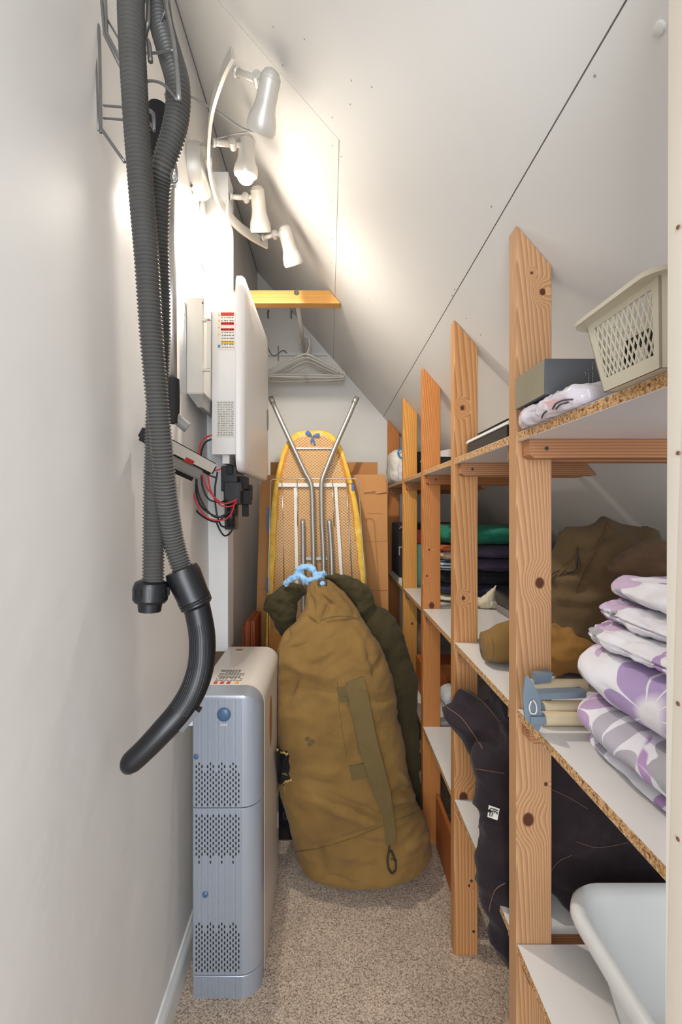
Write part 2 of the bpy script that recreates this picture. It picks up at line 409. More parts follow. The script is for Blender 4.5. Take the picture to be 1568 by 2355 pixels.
def floralmat(name, flowers, base='e4e2e8', swirl=None, rough=0.9):
    """printed linen: big many-petalled blooms [(y,z,radius,colour)] in the object's yz plane, plus loose leaf blotches"""
    m, t, b = nt(name); L = t.links; b.inputs['Roughness'].default_value = rough; b.inputs['Specular IOR Level'].default_value = 0.2
    tc = N(t, 'ShaderNodeTexCoord'); src = tc.outputs['Object']
    sp = N(t, 'ShaderNodeSeparateXYZ'); L.new(src, sp.inputs[0])
    # wander x into y so that the print carries round the folds
    col = None
    rgb0 = N(t, 'ShaderNodeRGB'); rgb0.outputs[0].default_value = lin(base); col = rgb0.outputs[0]
    for k, (cc_, off_, th_) in enumerate((('a9a7ad', 3.1, 0.56), ('b394c0', 11.7, 0.55), ('c9b3cf', 23.3, 0.60))):
        mpn = N(t, 'ShaderNodeMapping'); mpn.inputs['Location'].default_value = (off_, off_*1.3, off_*.7); mpn.inputs['Scale'].default_value = (9, 9, 16); mpn.inputs['Rotation'].default_value = (0.6*k+0.4, 0.3, 0.2); L.new(src, mpn.inputs['Vector'])
        nn_ = N(t, 'ShaderNodeTexNoise'); nn_.inputs['Scale'].default_value = 1.0; nn_.inputs['Detail'].default_value = 1; nn_.inputs['Distortion'].default_value = 0.8; L.new(mpn.outputs[0], nn_.inputs['Vector'])
        tr_ = N(t, 'ShaderNodeMapRange'); tr_.inputs[1].default_value = th_; tr_.inputs[2].default_value = th_+0.012; L.new(nn_.outputs['Fac'], tr_.inputs[0])
        mx = N(t, 'ShaderNodeMix', data_type='RGBA'); mx.inputs[7].default_value = lin(cc_); L.new(tr_.outputs[0], mx.inputs[0]); L.new(col, mx.inputs[6]); col = mx.outputs[2]
    if swirl == 'none':
        rgb = N(t, 'ShaderNodeRGB'); rgb.outputs[0].default_value = lin(base); col = rgb.outputs[0]
    for (fy, fz, fr_, fc) in flowers:
        dy = N(t, 'ShaderNodeMath', operation='SUBTRACT'); dy.inputs[1].default_value = fy; L.new(sp.outputs[1], dy.inputs[0])
        dz = N(t, 'ShaderNodeMath', operation='SUBTRACT'); dz.inputs[1].default_value = fz; L.new(sp.outputs[2], dz.inputs[0])
        at = N(t, 'ShaderNodeMath', operation='ARCTAN2'); L.new(dy.outputs[0], at.inputs[0]); L.new(dz.outputs[0], at.inputs[1])
        cb = N(t, 'ShaderNodeCombineXYZ'); L.new(dy.outputs[0], cb.inputs[0]); L.new(dz.outputs[0], cb.inputs[1])
        ln = N(t, 'ShaderNodeVectorMath', operation='LENGTH'); L.new(cb.outputs[0], ln.inputs[0])
        # petals
        k = N(t, 'ShaderNodeMath', operation='MULTIPLY'); k.inputs[1].default_value = 4.5; L.new(at.outputs[0], k.inputs[0])
        sn = N(t, 'ShaderNodeMath', operation='SINE'); L.new(k.outputs[0], sn.inputs[0])
        ab = N(t, 'ShaderNodeMath', operation='ABSOLUTE'); L.new(sn.outputs[0], ab.inputs[0])
        pw = N(t, 'ShaderNodeMath', operation='POWER'); pw.inputs[1].default_value = 0.35; L.new(ab.outputs[0], pw.inputs[0])
        rad = N(t, 'ShaderNodeMath', operation='MULTIPLY'); rad.inputs[1].default_value = fr_; L.new(pw.outputs[0], rad.inputs[0])
        ins = N(t, 'ShaderNodeMath', operation='LESS_THAN'); L.new(ln.outputs['Value'], ins.inputs[0]); L.new(rad.outputs[0], ins.inputs[1])
        core = N(t, 'ShaderNodeMapRange'); core.inputs[1].default_value = fr_*0.16; core.inputs[2].default_value = fr_*0.30; L.new(ln.outputs['Value'], core.inputs[0])
        # white veins: at |sin|~0, narrower further out
        vein = N(t, 'ShaderNodeMapRange'); vein.inputs[1].default_value = 0.10; vein.inputs[2].default_value = 0.2; L.new(ab.outputs[0], vein.inputs[0])
        m1 = N(t, 'ShaderNodeMath', operation='MULTIPLY'); L.new(ins.outputs[0], m1.inputs[0]); L.new(core.outputs[0], m1.inputs[1])
        m2 = N(t, 'ShaderNodeMath', operation='MULTIPLY'); L.new(m1.outputs[0], m2.inputs[0]); L.new(vein.outputs[0], m2.inputs[1])
        wipe = N(t, 'ShaderNodeMapRange'); wipe.inputs[1].default_value = fr_*1.02; wipe.inputs[2].default_value = fr_*0.98; L.new(ln.outputs['Value'], wipe.inputs[0])
        mw = N(t, 'ShaderNodeMix', data_type='RGBA'); mw.inputs[7].default_value = lin(base); L.new(wipe.outputs[0], mw.inputs[0]); L.new(col, mw.inputs[6])
        mc = N(t, 'ShaderNodeMix', data_type='RGBA'); mc.inputs[7].default_value = lin(fc); L.new(m2.outputs[0], mc.inputs[0]); L.new(mw.outputs[2], mc.inputs[6]); col = mc.outputs[2]
    L.new(col, b.inputs['Base Color'])
    n2 = N(t, 'ShaderNodeTexNoise'); n2.inputs['Scale'].default_value = 700; L.new(src, n2.inputs['Vector'])
    bp = N(t, 'ShaderNodeBump'); bp.inputs['Strength'].default_value = 0.35; bp.inputs['Distance'].default_value = 0.001
    L.new(n2.outputs['Fac'], bp.inputs['Height']); L.new(bp.outputs['Normal'], b.inputs['Normal'])
    return m

M = {}
M['wall'] = wallmat('painted_wall', 'dedbd7', 0.5, 0.25, 0.22)
M['wall_back'] = wallmat('painted_back_wall', 'dcd9d3', 0.6, 0.8, 0.12)
M['ceil'] = wallmat('painted_ceiling_board', 'd9d7d3', 0.5, 0.2, 0.05)
M['ceil_gap'] = plain('ceiling_gap', '6b6864', 0.9)
M['white_trim'] = plain('white_trim', 'dcdcda', 0.35, var=0.03)
M['carpet'] = carpetmat()
M['chip'] = chipmat()
M['melamine'] = plain('melamine', 'dedbd8', 0.3, var=0.02)
M['black'] = plain('black_plastic', '15161a', 0.35, var=0.1)
M['black_matte'] = plain('black_matte', '141416', 0.7, var=0.2, bump=0.1)
M['hose'] = plain('hose_grey', '53524f', 0.34, var=0.1)
M['wire'] = plain('zinc_wire', '8b8a88', 0.4, 0.75, var=0.15)
M['chrome'] = plain('steel_tube', 'c6c4c0', 0.28, 0.85, var=0.05)
M['alu'] = plain('brushed_tube', 'a9a7a2', 0.42, 0.7, var=0.08)
M['lampwhite'] = plain('satin_lamp_metal', 'c9c4bc', 0.38, 0.25, var=0.04)
M['applwhite'] = plain('appliance_white', 'dfdcd9', 0.3, var=0.02)
M['applcream'] = plain('appliance_cream', 'd2cdc3', 0.4, var=0.03)
M['silver'] = plain('silver_paint', 'a2a9b4', 0.32, 0.35, var=0.03)  # silver tinted bluish: the doorway's cool daylight is put into the colour
M['silverbody'] = plain('warm_white_shell', 'd8d0c7', 0.33, 0.0, var=0.03)
M['bluebtn'] = plain('blue_grey_button', '3f5e7c', 0.3, var=0.05)
M['labelpaper'] = plain('label_paper', 'd8d3c8', 0.6, var=0.05)
M['ink'] = plain('ink', '3a3936', 0.7)
M['red'] = plain('red_print', 'b8352c', 0.5)
M['yellow'] = plain('yellow_print', 'e0a52c', 0.5)
M['blueprint'] = plain('blue_print', '3f78b4', 0.5)
M['redwire'] = plain('red_wire', 'c0222b', 0.4)
M['bulb'] = plain('lit_bulb', 'ffffff', 0.4, emit=('fff4e2', 14.0))
M['frost'] = plain('frosted_glass', 'e6e3dc', 0.3, var=0.02)
M['cardboard'] = plain('cardboard', 'c08a54', 0.85, var=0.08, vs=4, bump=0.15, bs=90)
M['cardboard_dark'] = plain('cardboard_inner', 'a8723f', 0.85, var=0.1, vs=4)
M['redwood'] = wood('red_stained_wood', 'b0623a', '8c4426', 'Z', ringscale=60)
M['orangewood'] = wood('orange_varnished_wood', 'c2763f', '9e5628', 'Y', ringscale=60, off=(0.5, 0.2))
M['beamwood'] = wood('varnished_beam_wood', 'e8b468', 'c98c44', 'X', ringscale=70)
M['cleat'] = wood('cleat_wood', 'bd8a60', '966544', 'X', ringscale=80)
M['cleat_or'] = wood('cleat_wood_warm', 'b97a48', '8d5730', 'X', ringscale=80)
M['canvas'] = clothmat('khaki_canvas', '71562f', '8b6c3b', vs=5, fold=0.35, fs=16)
M['canvas_strap'] = clothmat('olive_webbing', '5f5030', '6b5a38', vs=12, weave=500)
M['olive'] = clothmat('dark_olive_canvas', '3b3420', '4a4129', vs=6, fold=0.35, fs=16)
M['bluerope'] = clothmat('pale_blue_cloth', '7fb0dc', 'a6cbe8', vs=40)
M['yellowcloth'] = clothmat('yellow_cover', 'd0a234', 'e6c25c', vs=25, fold=0.3, fs=60)
M['bluepatch'] = clothmat('blue_cover_print', '4a5f92', '5e76a8', vs=25)
M['jacket'] = clothmat('dark_plum_fabric', '211a1d', '30262a', vs=7, fold=0.4, fs=22)
M['jacketseam'] = plain('seam_thread', '6b5144', 0.9)
M['coat'] = clothmat('brown_wool', '54432d', '665238', vs=6, fold=0.15)
M['coat_ochre'] = clothmat('ochre_wool', '8a6230', '99703a', vs=8, fold=0.2)
M['knit'] = clothmat('brown_knit', '4a3626', '5b4533', vs=30, bump=0.8)
M['basket'] = plain('olive_beige_plastic', 'c8c0ab', 0.4, var=0.04)
M['tub'] = plain('white_tub_plastic', 'd8dad9', 0.3, var=0.02)
M['greenball'] = clothmat('green_terry', '1f6a55', '2c8269', vs=40, weave=300, bump=1.0)
M['navy'] = clothmat('navy_fleece', '2a2d44', '363a55', vs=20, bump=0.9, weave=400)
M['navyp'] = clothmat('slate_purple_fleece', '443d52', '4f475e', vs=20, bump=0.9, weave=400)
M['darkgrey'] = clothmat('charcoal_terry', '1e1f26', '2b2c34', vs=20, bump=0.9, weave=400)
M['orangecloth'] = clothmat('rust_cloth', 'b4572b', 'c76a3a', vs=20)
M['beigecloth'] = clothmat('beige_cloth', 'b79f86', 'c9b49c', vs=20)
M['creamcloth'] = clothmat('cream_cloth', 'd8ccb0', 'e6dcc6', vs=20, fold=0.3, fs=40)
M['stripe'] = stripes('striped_towel', '3a5870', 'd6d9da', 2, 75.0, 0.55)
M['mint'] = plain('mint_plastic', '7fc4ad', 0.5)
M['plasticwrap'] = plain('clear_wrap', 'd9d2da', 0.15, var=0.12, vs=30, bump=0.5, bs=60)
M['pinkprint'] = plain('pink_print', 'd9b0b6', 0.4)
M['bagwhite'] = plain('white_paper_bag', 'dcd6ca', 0.6, var=0.06, vs=15, bump=0.4, bs=40)
M['boxblack'] = plain('dark_grey_carton', '4b4c50', 0.45, var=0.05)
M['boxside'] = plain('satin_carton_side', '8f8770', 0.35, var=0.15, vs=10)
M['bluegrey'] = plain('blue_grey_steel', '7c8c99', 0.45, 0.3, var=0.08)
M['blind'] = plain('cream_blind_fabric', 'd9c7a4', 0.7, var=0.06)
M['rustspot'] = plain('rusty_spot', '6f4a30', 0.9)
M['screw'] = plain('screw_steel', '55504a', 0.4, 0.8)
M['grey'] = plain('mid_grey_plastic', '8e8c88', 0.5)
M['whitecloth'] = clothmat('white_cloth', 'c9cdd0', 'dadcdf', vs=20)
M['doorwood'] = wood('whitewashed_jamb', 'd0c8bb', 'c3b8a8', 'Z', ringscale=22)
# ------------------------------------------------------------------ the room
K = 1.15; X0 = 0.395; ZC = H+0.602
def cz(x): return ZC+K*(X0-x)
YB = 3.10; XR = 1.28
def wx(y, z):   # left wall is a little out of plumb
    a = -0.425+(-0.470+0.425)*max(0, min(1, (y+0.3)/3.4)); return a+(-0.489-a)*min(1, z/3.03)
bm = B(); bx(bm, -0.75, 1.6, -0.6, YB+0.1, -0.06, 0.0); struct('floor', bm, M['carpet'])
bm = B(); ny, nz = 12, 10; g = [[bm.verts.new((wx(-0.6+i*(YB+0.6)/ny, j*3.05/nz), -0.6+i*(YB+0.6)/ny, j*3.05/nz)) for j in range(nz+1)] for i in range(ny+1)]
g2 = [[bm.verts.new((-0.62, -0.6+i*(YB+0.6)/ny, j*3.05/nz)) for j in range(nz+1)] for i in range(ny+1)]
for i in range(ny):
    for j in range(nz):
        bm.faces.new((g[i][j], g[i+1][j], g[i+1][j+1], g[i][j+1])); bm.faces.new((g2[i][j], g2[i][j+1], g2[i+1][j+1], g2[i+1][j]))
for i in range(ny):
    for j in (0, nz): bm.faces.new((g[i][j], g[i+1][j], g2[i+1][j], g2[i][j]))
for j in range(nz):
    for i in (0, ny): bm.faces.new((g[i][j], g[i][j+1], g2[i][j+1], g2[i][j]))
struct('wall_left', bm, M['wall'], smooth=30)
bm = B(); prism(bm, [(-0.6, YB, 0), (XR+0.05, YB, 0), (XR+0.05, YB, cz(XR+0.05)), (-0.6, YB, cz(-0.6))], (0, 0.08, 0)); struct('wall_back', bm, M['wall_back'])
bm = B(); bx(bm, XR, XR+0.06, -0.6, YB, 0, cz(XR)); struct('wall_right', bm, M['wall_back'])
# sloped ceiling of three boards with open joints
nrm = Vector((K, 0, 1)).normalized()*0.012
def cp(x, y): return Vector((x, y, cz(x)))
G = 0.0009; y0 = -0.6; y1 = YB+0.08; xs1 = 0.0275; xs2 = 0.3686; ys = 1.26
bk = B(); prism(bk, [cp(-0.62, y0)+nrm, cp(1.36, y0)+nrm, cp(1.36, y1)+nrm, cp(-0.62, y1)+nrm], nrm)
ceil = struct('ceiling', bk, M['ceil_gap'])
for pts in ([(-0.62, ys+G), (xs1-G, ys+G), (xs1-G, y1), (-0.62, y1)],
            [(-0.62, y0), (xs2-G, y0), (xs2-G, y1), (xs1+G, y1), (xs1+G, ys-G), (-0.62, ys-G)],
            [(xs2+G, y0), (1.36, y0), (1.36, y1), (xs2+G, y1)]):
    b = B(); prism(b, [cp(*p) for p in pts], nrm*0.98); obj('ceiling_board', b, M['ceil'], ceil)
b = B()
def hit_ceiling(px, py):
    a = (px-VX)/F; c = (VY-py)/F
    d = (ZC-H+K*X0)/(c+K*a); return Vector((a*d, d, H+c*d))
for px, py in ((628, 62), (650, 150), (764, 270), (765, 335), (765, 462), (808, 185), (855, 200), (805, 240), (785, 360), (762, 550), (762, 605), (820, 625), (1130, 475), (1072, 732), (1040, 680), (1105, 770), (1368, 174), (790, 565), (848, 690), (935, 880), (905, 935), (1045, 665), (700, 90)):
    p = hit_ceiling(px, py); lathe(b, p-nrm.normalized()*0.0002, -nrm, [(0, 0.0022), (0.0008, 0.0018)], 8)
obj('nail_heads', b, M['grey'], ceil)
b = B(); p = hit_ceiling(1517, 64); lathe(b, p, -nrm, [(0, 0.008), (0.003, 0.007), (0.004, 0.004)], 16); obj('filler_knob', b, M['ceil'], ceil, 40)
# skirting
bm = B()
prof = [(0, 0), (0.017, 0), (0.017, 0.065), (0.014, 0.075), (0.010, 0.082), (0.006, 0.092), (0, 0.095)]
ra = [Vector((wx(-0.6, z)+x, -0.6, z)) for x, z in prof]; rb = [Vector((wx(1.95, z)+x, 1.95, z)) for x, z in prof]
loftrings(bm, [ra, rb]); struct('baseboard_left', bm, M['white_trim'])
# door jamb on the right, near the camera
bm = B(); prism(bm, [(0.293, 0.28, 0), (0.293, 0.40, 0), (0.42, 0.40, 0), (0.42, 0.28, 0)], (0.006, 0, 2.0)); struct('door_1', bm, M['doorwood'])
jm = bpy.data.objects['door_1']
b = B()
for z in (H-0.08*0.37*0-0.165, H+0.048, H-0.28, H+0.24): lathe(b, (0.2965, 0.386, z), (-1, 0, 0), [(0, 0.002), (0.0008, 0.0018)], 8)
obj('screw_heads', b, M['rustspot'], jm)
# boxed pipe trunking on the left wall, and thin access panel beside it
xw = -0.462
bm = box(-0.50, -0.392, 1.76, 1.86, 0.86, 2.72, 0.002); struct('trim_1', bm, M['white_trim'])
bm = B()
def wallpt(px, py):   # point on the left wall seen at a pixel
    d = 1.6
    for _ in range(12):
        z = H+(VY-py)*d/F; d = wx(d, z)*F/(px-VX)
    return Vector((wx(d, z), d, z))
pp = [wallpt(*p) for p in ((459, 452), (459, 602), (489, 655), (500, 655), (500, 452))]
prism(bm, [p+Vector((0.0005, 0, 0)) for p in pp], (0.006, 0, 0)); struct('trim_2', bm, M['white_trim'])
bm = B(); ctp = sum(pp, Vector())/5; prism(bm, [ctp+(p-ctp)*1.02+Vector((0.0002, 0, 0)) for p in pp], (0.001, 0, 0)); struct('trim_4', bm, M['ceil_gap'])
bm = B(); zt9 = cz(-0.4885)-0.004; tube(bm, [Vector((-0.4885, -0.5, zt9)), Vector((-0.4885, 3.09, zt9))], 0.0028, 6); struct('trim_5', bm, M['ceil_gap'])
bm = B()
for i in range(9):
    a = wallpt(412+i*3.4, 700); c = wallpt(412+i*3.4, 905)
    tube(bm, [a, c], 0.0028, 6)
o = obj('ribbed_conduit_cover', bm, M['white_trim'], None, True); o['kind'] = 'structure'; o.name = 'trim_3'

# ------------------------------------------------------------------ the shelving (one built-in frame)
SH = thing('wooden_shelving', 'rough pine stud shelving with white chipboard boards built under the sloping ceiling on the right', 'shelving', (0.45, 1.0, 0))
TP, WP = 0.040, 0.075
Z1, Z2, Z3 = 1.572, 0.990, 0.493
POST = [0.96, 1.438, 1.92, 2.43, 3.05]
cols = [('cfa47a', 'a97c56'), ('d09f6c', 'ab7546'), ('d08f52', 'a8662f'), ('dca458', 'b97c34'), ('cf8a48', 'a9652f')]
knots = [[(0.012, -0.02, 1.255, 0.010), (0.018, -0.02, 1.87, 0.0065), (-0.012, -0.02, 0.755, 0.0125), (0.025, -0.02, 0.83, 0.004), (-0.005, -0.02, 1.91, 0.003)],
         [(-0.012, -0.02, 1.732, 0.007), (-0.008, -0.02, 1.13, 0.006), (-0.008, -0.02, 0.50, 0.014), (0.01, -0.02, 0.22, 0.004)],
         [(-0.01, -0.02, 1.24, 0.004), (0.0, -0.02, 1.005, 0.012), (-0.02, -0.02, 1.13, 0.004)],
         [(0.01, -0.02, 0.80, 0.006)], []]
posts = []
for i, y in enumerate(POST):
    mat = wood('pine_post_%d' % i, cols[i][0], cols[i][1], 'Z', knots[i], ringscale=(125, 62, 130, 70, 90)[i], off=(0.05+0.013*i, 0.06))
    b = B(); x0 = X0; x1 = X0+WP
    yy0 = y; yy1 = y+TP-(0.0 if i < 4 else 0.002)
    prism(b, [(x0, yy0, 0), (x1, yy0, 0), (x1, yy0, cz(x1)-0.002), (x0, yy0, cz(x0)-0.002)], (0, yy1-yy0, 0))
    bmesh.ops.bevel(b, geom=[e for e in b.edges if abs(e.verts[0].co.z-e.verts[1].co.z) > 1], offset=0.0015, segments=1, affect='EDGES')
    posts.append(obj('post', b, mat, SH))
cm = [M['cleat'], M['cleat'], M['cleat_or'], M['cleat_or'], M['cleat_or']]
def shelf(x0, x1, ya, yb, zt, th=0.018):
    b = B(); bx(b, x0+0.0006, x1, ya, yb, zt-th, zt)
    o = obj('shelf_board', b, M['melamine'], SH)
    e = B(); bx(e, x0, x0+0.0006, ya, yb, zt-th+0.001, zt-0.001); obj('board_edge', e, M['chip'], o, label='raw chipboard front edge')
    return o
bays = [(0.47, 0.958)]+[(POST[i]+TP+0.001, POST[i+1]-0.001) for i in range(4)]
for bi, (ya, yb) in enumerate(bays):
    for zt in (Z1, Z2, Z3):
        xe = min(XR-0.004, X0+(ZC-zt)/K-0.02)
        shelf(X0+0.001, xe, ya, yb, zt)
for i, y in enumerate(POST):
    for zt in (Z1, Z2, Z3):
        hi = zt-0.0185; lo = hi-0.038
        for side in (0, 1):
            if side == 0: ya, yb = y-0.036, y-0.0005
            else: ya, yb = y+TP+0.0005, y+TP+0.036
            if i == 4 and side == 1: continue
            xt = min(X0+(ZC-hi)/K-0.004, XR-0.002); xb = min(X0+(ZC-lo)/K-0.004, XR-0.002)
            xl = X0+0.012
            b = B(); prism(b, [(xl, ya, lo+0.006), (xl+0.01, ya, lo), (xb, ya, lo), (xt, ya, hi), (xl, ya, hi)], (0, yb-ya, 0))
            o = obj('cleat', b, cm[i], SH)
            if side == 0:
                s = B(); screwhead(s, (xl+0.035, ya, (hi+lo)/2), (0, -1, 0), 0.0042); obj('screw', s, M['screw'], o)
# screws and stains on the lower posts
for x_, z_ in ((0.055, 0.235), (0.062, 0.075)): s = B(); screwhead(s, (X0+x_, POST[1], z_), (0, -1, 0), 0.0045); obj('screw', s, M['screw'], posts[1])

# ------------------------------------------------------------------ clothes rail beam, rail, hangers
BM = thing('rail_beam', 'short varnished timber beam across the closet holding the clothes rail, below the ceiling', 'beam', (-0.2, 2.2, 2.39))
zb, zt_ = 2.400, 2.462
b = B(); xl = wx(2.2, 2.43)+0.002; xr0 = X0+(ZC-zb)/K; xr1 = X0+(ZC-zt_)/K
prism(b, [(xl, 2.18, zb), (xr0-0.004, 2.18, zb), (xr1-0.004, 2.18, zt_), (xl, 2.18, zt_)], (0, 0.05, 0)); bo = obj('beam', b, M['beamwood'], BM)
b = B(); lathe(b, (-0.157, 2.179, 2.462-0.012), (0, -1, 0), [(0, 0.013), (0.002, 0.013), (0.002, 0.009), (0.0008, 0.006)], 16); obj('rail_socket', b, M['screw'], BM)
b = B(); tube(b, [Vector((-0.160, 2.232, 2.452)), Vector((-0.166, YB-0.021, 2.462))], 0.011, 14); tag(obj('clothes_rail', b, M['applcream'], None, True), 'thin pale clothes rail running back from the beam to the rear wall', 'rail')
b = B(); prism(b, [(-0.483, YB-0.02, 2.455), (-0.012, YB-0.02, 2.455), (-0.031, YB-0.02, 2.476), (-0.483, YB-0.02, 2.476)], (0, 0.019, 0))
tag(obj('wall_batten', b, M['white_trim']), 'white painted batten across the rear wall behind the hangers', 'batten')
b = B(); pts = catmull([P(617, 800, 3.07), P(622, 812, 3.06), P(632, 818, 3.06), P(650, 806, 3.06), P(660, 812, 3.07)], 6); tube(b, pts, 0.0025, 6)
tube(b, [P(640, 796, 3.065), P(640, 830, 3.065)], 0.002, 6)
tag(obj('rusty_wire', b, M['screw'], None, True), 'bit of bent dark wire fixed on the white rear batten', 'wire')
for i, px in enumerate((617, 670)):
    b = B(); p = P(px, 718, 3.10); q = P(px, 735, 3.085)
    tube(b, catmull([p+Vector((0, -0.001, 0)), p+Vector((0, -0.018, -0.004)), p+Vector((0, -0.022, -0.03)), p+Vector((0, -0.012, -0.045)), p+Vector((0, -0.004, -0.038))], 5), 0.0035, 8)
    lathe(b, p+Vector((0, 0, 0.01)), (0, -1, 0), [(0, 0.006), (0.003, 0.005)], 10)
    tag(obj('wall_hook', b, M['screw'], None, True), ['small dark hook on the rear wall, the left one beside the white cabinet', 'small dark hook on the rear wall, the right one under the sloping ceiling'][i], 'hook', 'hooks on the rear wall')
def hanger_bm(yo, rot, drop):
    b = B(); cx = -0.148; z0 = 2.474; y = yo
    R = Matrix.Rotation(rot, 3, 'Z')
    def q(x, z, dy=0.0): v = R @ Vector((x, dy, 0)); return Vector((cx+v.x, y+v.y, z0+v.z+z-drop))
    return b, q
for i, (yo, rot, drop, lab) in enumerate(((2.86, 0.05, 0.0, 'front'), (2.93, -0.10, 0.004, 'middle'), (3.0, 0.02, -0.004, 'rear'))):
    T_ = thing('clothes_hanger', ['white plastic clothes hanger, the one of the three nearest the camera on the rail',
                                  'white plastic clothes hanger, the middle one of three on the rail',
                                  'white plastic clothes hanger, the one of the three nearest the rear wall'][i], 'hanger', (-0.148, yo, 2.30), 'plastic hangers on the clothes rail')
    b, q = hanger_bm(yo, rot, drop)
    tube(b, catmull([q(-0.034, -0.02), q(-0.036, 0.0), q(-0.028, 0.018), q(-0.006, 0.026), q(0.016, 0.018), q(0.024, -0.01), q(0.020, -0.05), q(0.010, -0.075), q(0.0, -0.085)], 6), 0.0055, 8)
    obj('hook', b, M['applcream'], T_, True)
    b, q = hanger_bm(yo, rot, drop)
    for s in (1, -1):
        for dz, rr in ((0, 0.0062), (-0.020, 0.0045)):
            tube(b, catmull([q(0, -0.085+dz), q(s*0.03, -0.092+dz), q(s*0.12, -0.135+dz), q(s*0.22, -0.185+dz*.7), q(s*0.245, -0.205), q(s*0.235, -0.222), q(s*0.2, -0.228+(0.012 if dz else 0)), q(0, -0.230+(0.018 if dz else 0))], 6), rr, 8)
    obj('shoulder_frame', b, M['applcream'], T_, True)
    for s in (1, -1):
        b, q = hanger_bm(yo, rot, drop); tube(b, catmull([q(s*(0.235+0.012*math.cos(a)), -0.205+0.016*math.sin(a)) for a in [k*PI/5 for k in range(11)]], 2), 0.0035, 6)
        obj('end_loop', b, M['applcream'], T_, True)

# ------------------------------------------------------------------ spotlight bar
LT = thing('spotlight_bar', 'curved white wall spotlight bar with four adjustable spots, one lit, high on the left wall', 'lamp', P(455, 392, 1.63))
b = B(); c = Vector((wx(1.62, 2.62)+0.001, 1.62, 2.615)); lathe(b, c, (1, 0, 0), [(0, 0.088), (0.03, 0.086), (0.045, 0.078), (0.052, 0.06), (0.055, 0.03), (0.055, 0.002)], 40); obj('wall_base', b, M['lampwhite'], LT, 40)
b = B(); lathe(b, c+Vector((0.005, -0.04, -0.078)), (0, -1, -1), [(0, 0.004), (0.012, 0.003)], 8); obj('base_screw', b, M['screw'], LT)
bar = [(535, 122, 1.27), (512, 170, 1.32), (488, 250, 1.42), (480, 330, 1.51), (484, 400, 1.60), (505, 465, 1.72), (540, 512, 1.83), (575, 540, 1.92), (614, 562, 2.0)]
bp_ = [Vector(p) for p in catmull([tuple(P(*p)) for p in bar], 8)]
b = B(); ribbon(b, bp_, 0.019, Vector((0, 0, 1)), 0.010)
bmesh.ops.bevel(b, geom=[e for e in b.edges if len(e.link_faces) == 2 and e.calc_face_angle() > 1.2], offset=0.004, segments=3, affect='EDGES')
obj('curved_bar', b, M['lampwhite'], LT, 40)
b = B(); tube(b, [c+Vector((0.05, 0, 0)), bp_[28]+Vector((0, 0, 0))], 0.012, 14); obj('bar_mount', b, M['lampwhite'], LT, True)
spots = [((542, 165, 1.30), (592, 182, 1.26), (622, 180, 1.235), (598, 305, 1.315)),
         ((488, 328, 1.52), (535, 332, 1.56), (568, 325, 1.585), (565, 402, 1.61)),
         ((528, 452, 1.78), (565, 455, 1.80), (592, 440, 1.80), (600, 535, 1.87)),
         ((604, 547, 1.96), (632, 540, 1.94), (655, 530, 1.90), (676, 610, 1.97))]
BULB = None
for i, (a, j, t0, t1) in enumerate(spots):
    a, j, t0, t1 = P(*a), P(*j), P(*t0), P(*t1)
    SP = obj('spot_arm', (lambda b: (tube(b, [a, j], 0.0095, 14), tube(b, [a, a+(j-a)*0.12], 0.013, 14), b)[-1])(B()), M['lampwhite'], LT, True)
    ax = (t1-t0).normalized()
    b = B(); lathe(b, j+Vector((0, -0.016, 0)), (0, 1, 0), [(0, 0.004), (0.001, 0.013), (0.031, 0.013), (0.032, 0.004)], 18)
    rotbox(b, j+Vector((0, -0.0165, 0)), Vector((0.006, 0, 0.006)), Vector((0, 0.001, 0)), Vector((0.001, 0, -0.001)))
    obj('pivot_knob', b, M['lampwhite'], SP, 40)
    b = B(); tube(b, [j, t0+ax*0.012], 0.009, 12); obj('yoke', b, M['lampwhite'], SP, True)
    Ls = max(0.105, (t1-t0).length)
    b = B()
    op = 0.043
    prof = [(-0.022, 0.004), (-0.018, 0.016), (-0.008, 0.025), (0.0, 0.028), (Ls*0.45, 0.029), (Ls*0.58, 0.032), (Ls*0.75, 0.040), (Ls*0.92, op), (Ls, op-0.003), (Ls-0.001, op-0.006), (Ls*0.8, 0.036), (Ls*0.55, 0.027), (Ls*0.3, 0.020)]
    lathe(b, t0, ax, prof, 32); sh = obj('lamp_shade', b, M['lampwhite'], SP, 50)
    b = B()
    for k in range(3):
        lathe(b, t0+ax*(-0.016+0.006*k), ax, [(0, 0.019+0.004*k), (0.0015, 0.021+0.004*k), (0.003, 0.019+0.004*k)], 24)
    obj('cooling_rings', b, M['lampwhite'], sh, True)
    b = B(); r0 = 0.026; cc = t0+ax*(Ls-0.008)
    lit = (i == 1)
    if lit: r0 = 0.031; cc = t0+ax*(Ls-0.002)
    else: cc = t0+ax*(Ls-0.032)
    lathe(b, cc, ax, [(-0.05, 0.012), (-0.03, 0.016)]+[(r0*math.sin(t), r0*math.cos(t)) for t in [-0.9+k*(PI/2+0.9)/10 for k in range(11)]], 24)
    obj('bulb', b, M['bulb'] if lit else M['frost'], SP, True, label='lit bulb' if lit else None)
    if lit:
        l = bpy.data.lights.new('bulb_light', 'SPOT'); l.energy = BULB_POWER; l.shadow_soft_size = 0.02; l.color = (1.0, 0.92, 0.81)
        l.spot_size = math.radians(BULB_CONE); l.spot_blend = 0.75
        lo = bpy.data.objects.new('bulb_light', l); COL.objects.link(lo); lo.location = cc+ax*(r0+0.022)
        lo.rotation_euler = ax.to_track_quat('-Z', 'Y').to_euler()
b = B(); pts = [P(425, 212, 1.50), P(437, 220, 1.49), P(500, 257, 1.42), P(560, 296, 1.38), P(596, 303, 1.37)]
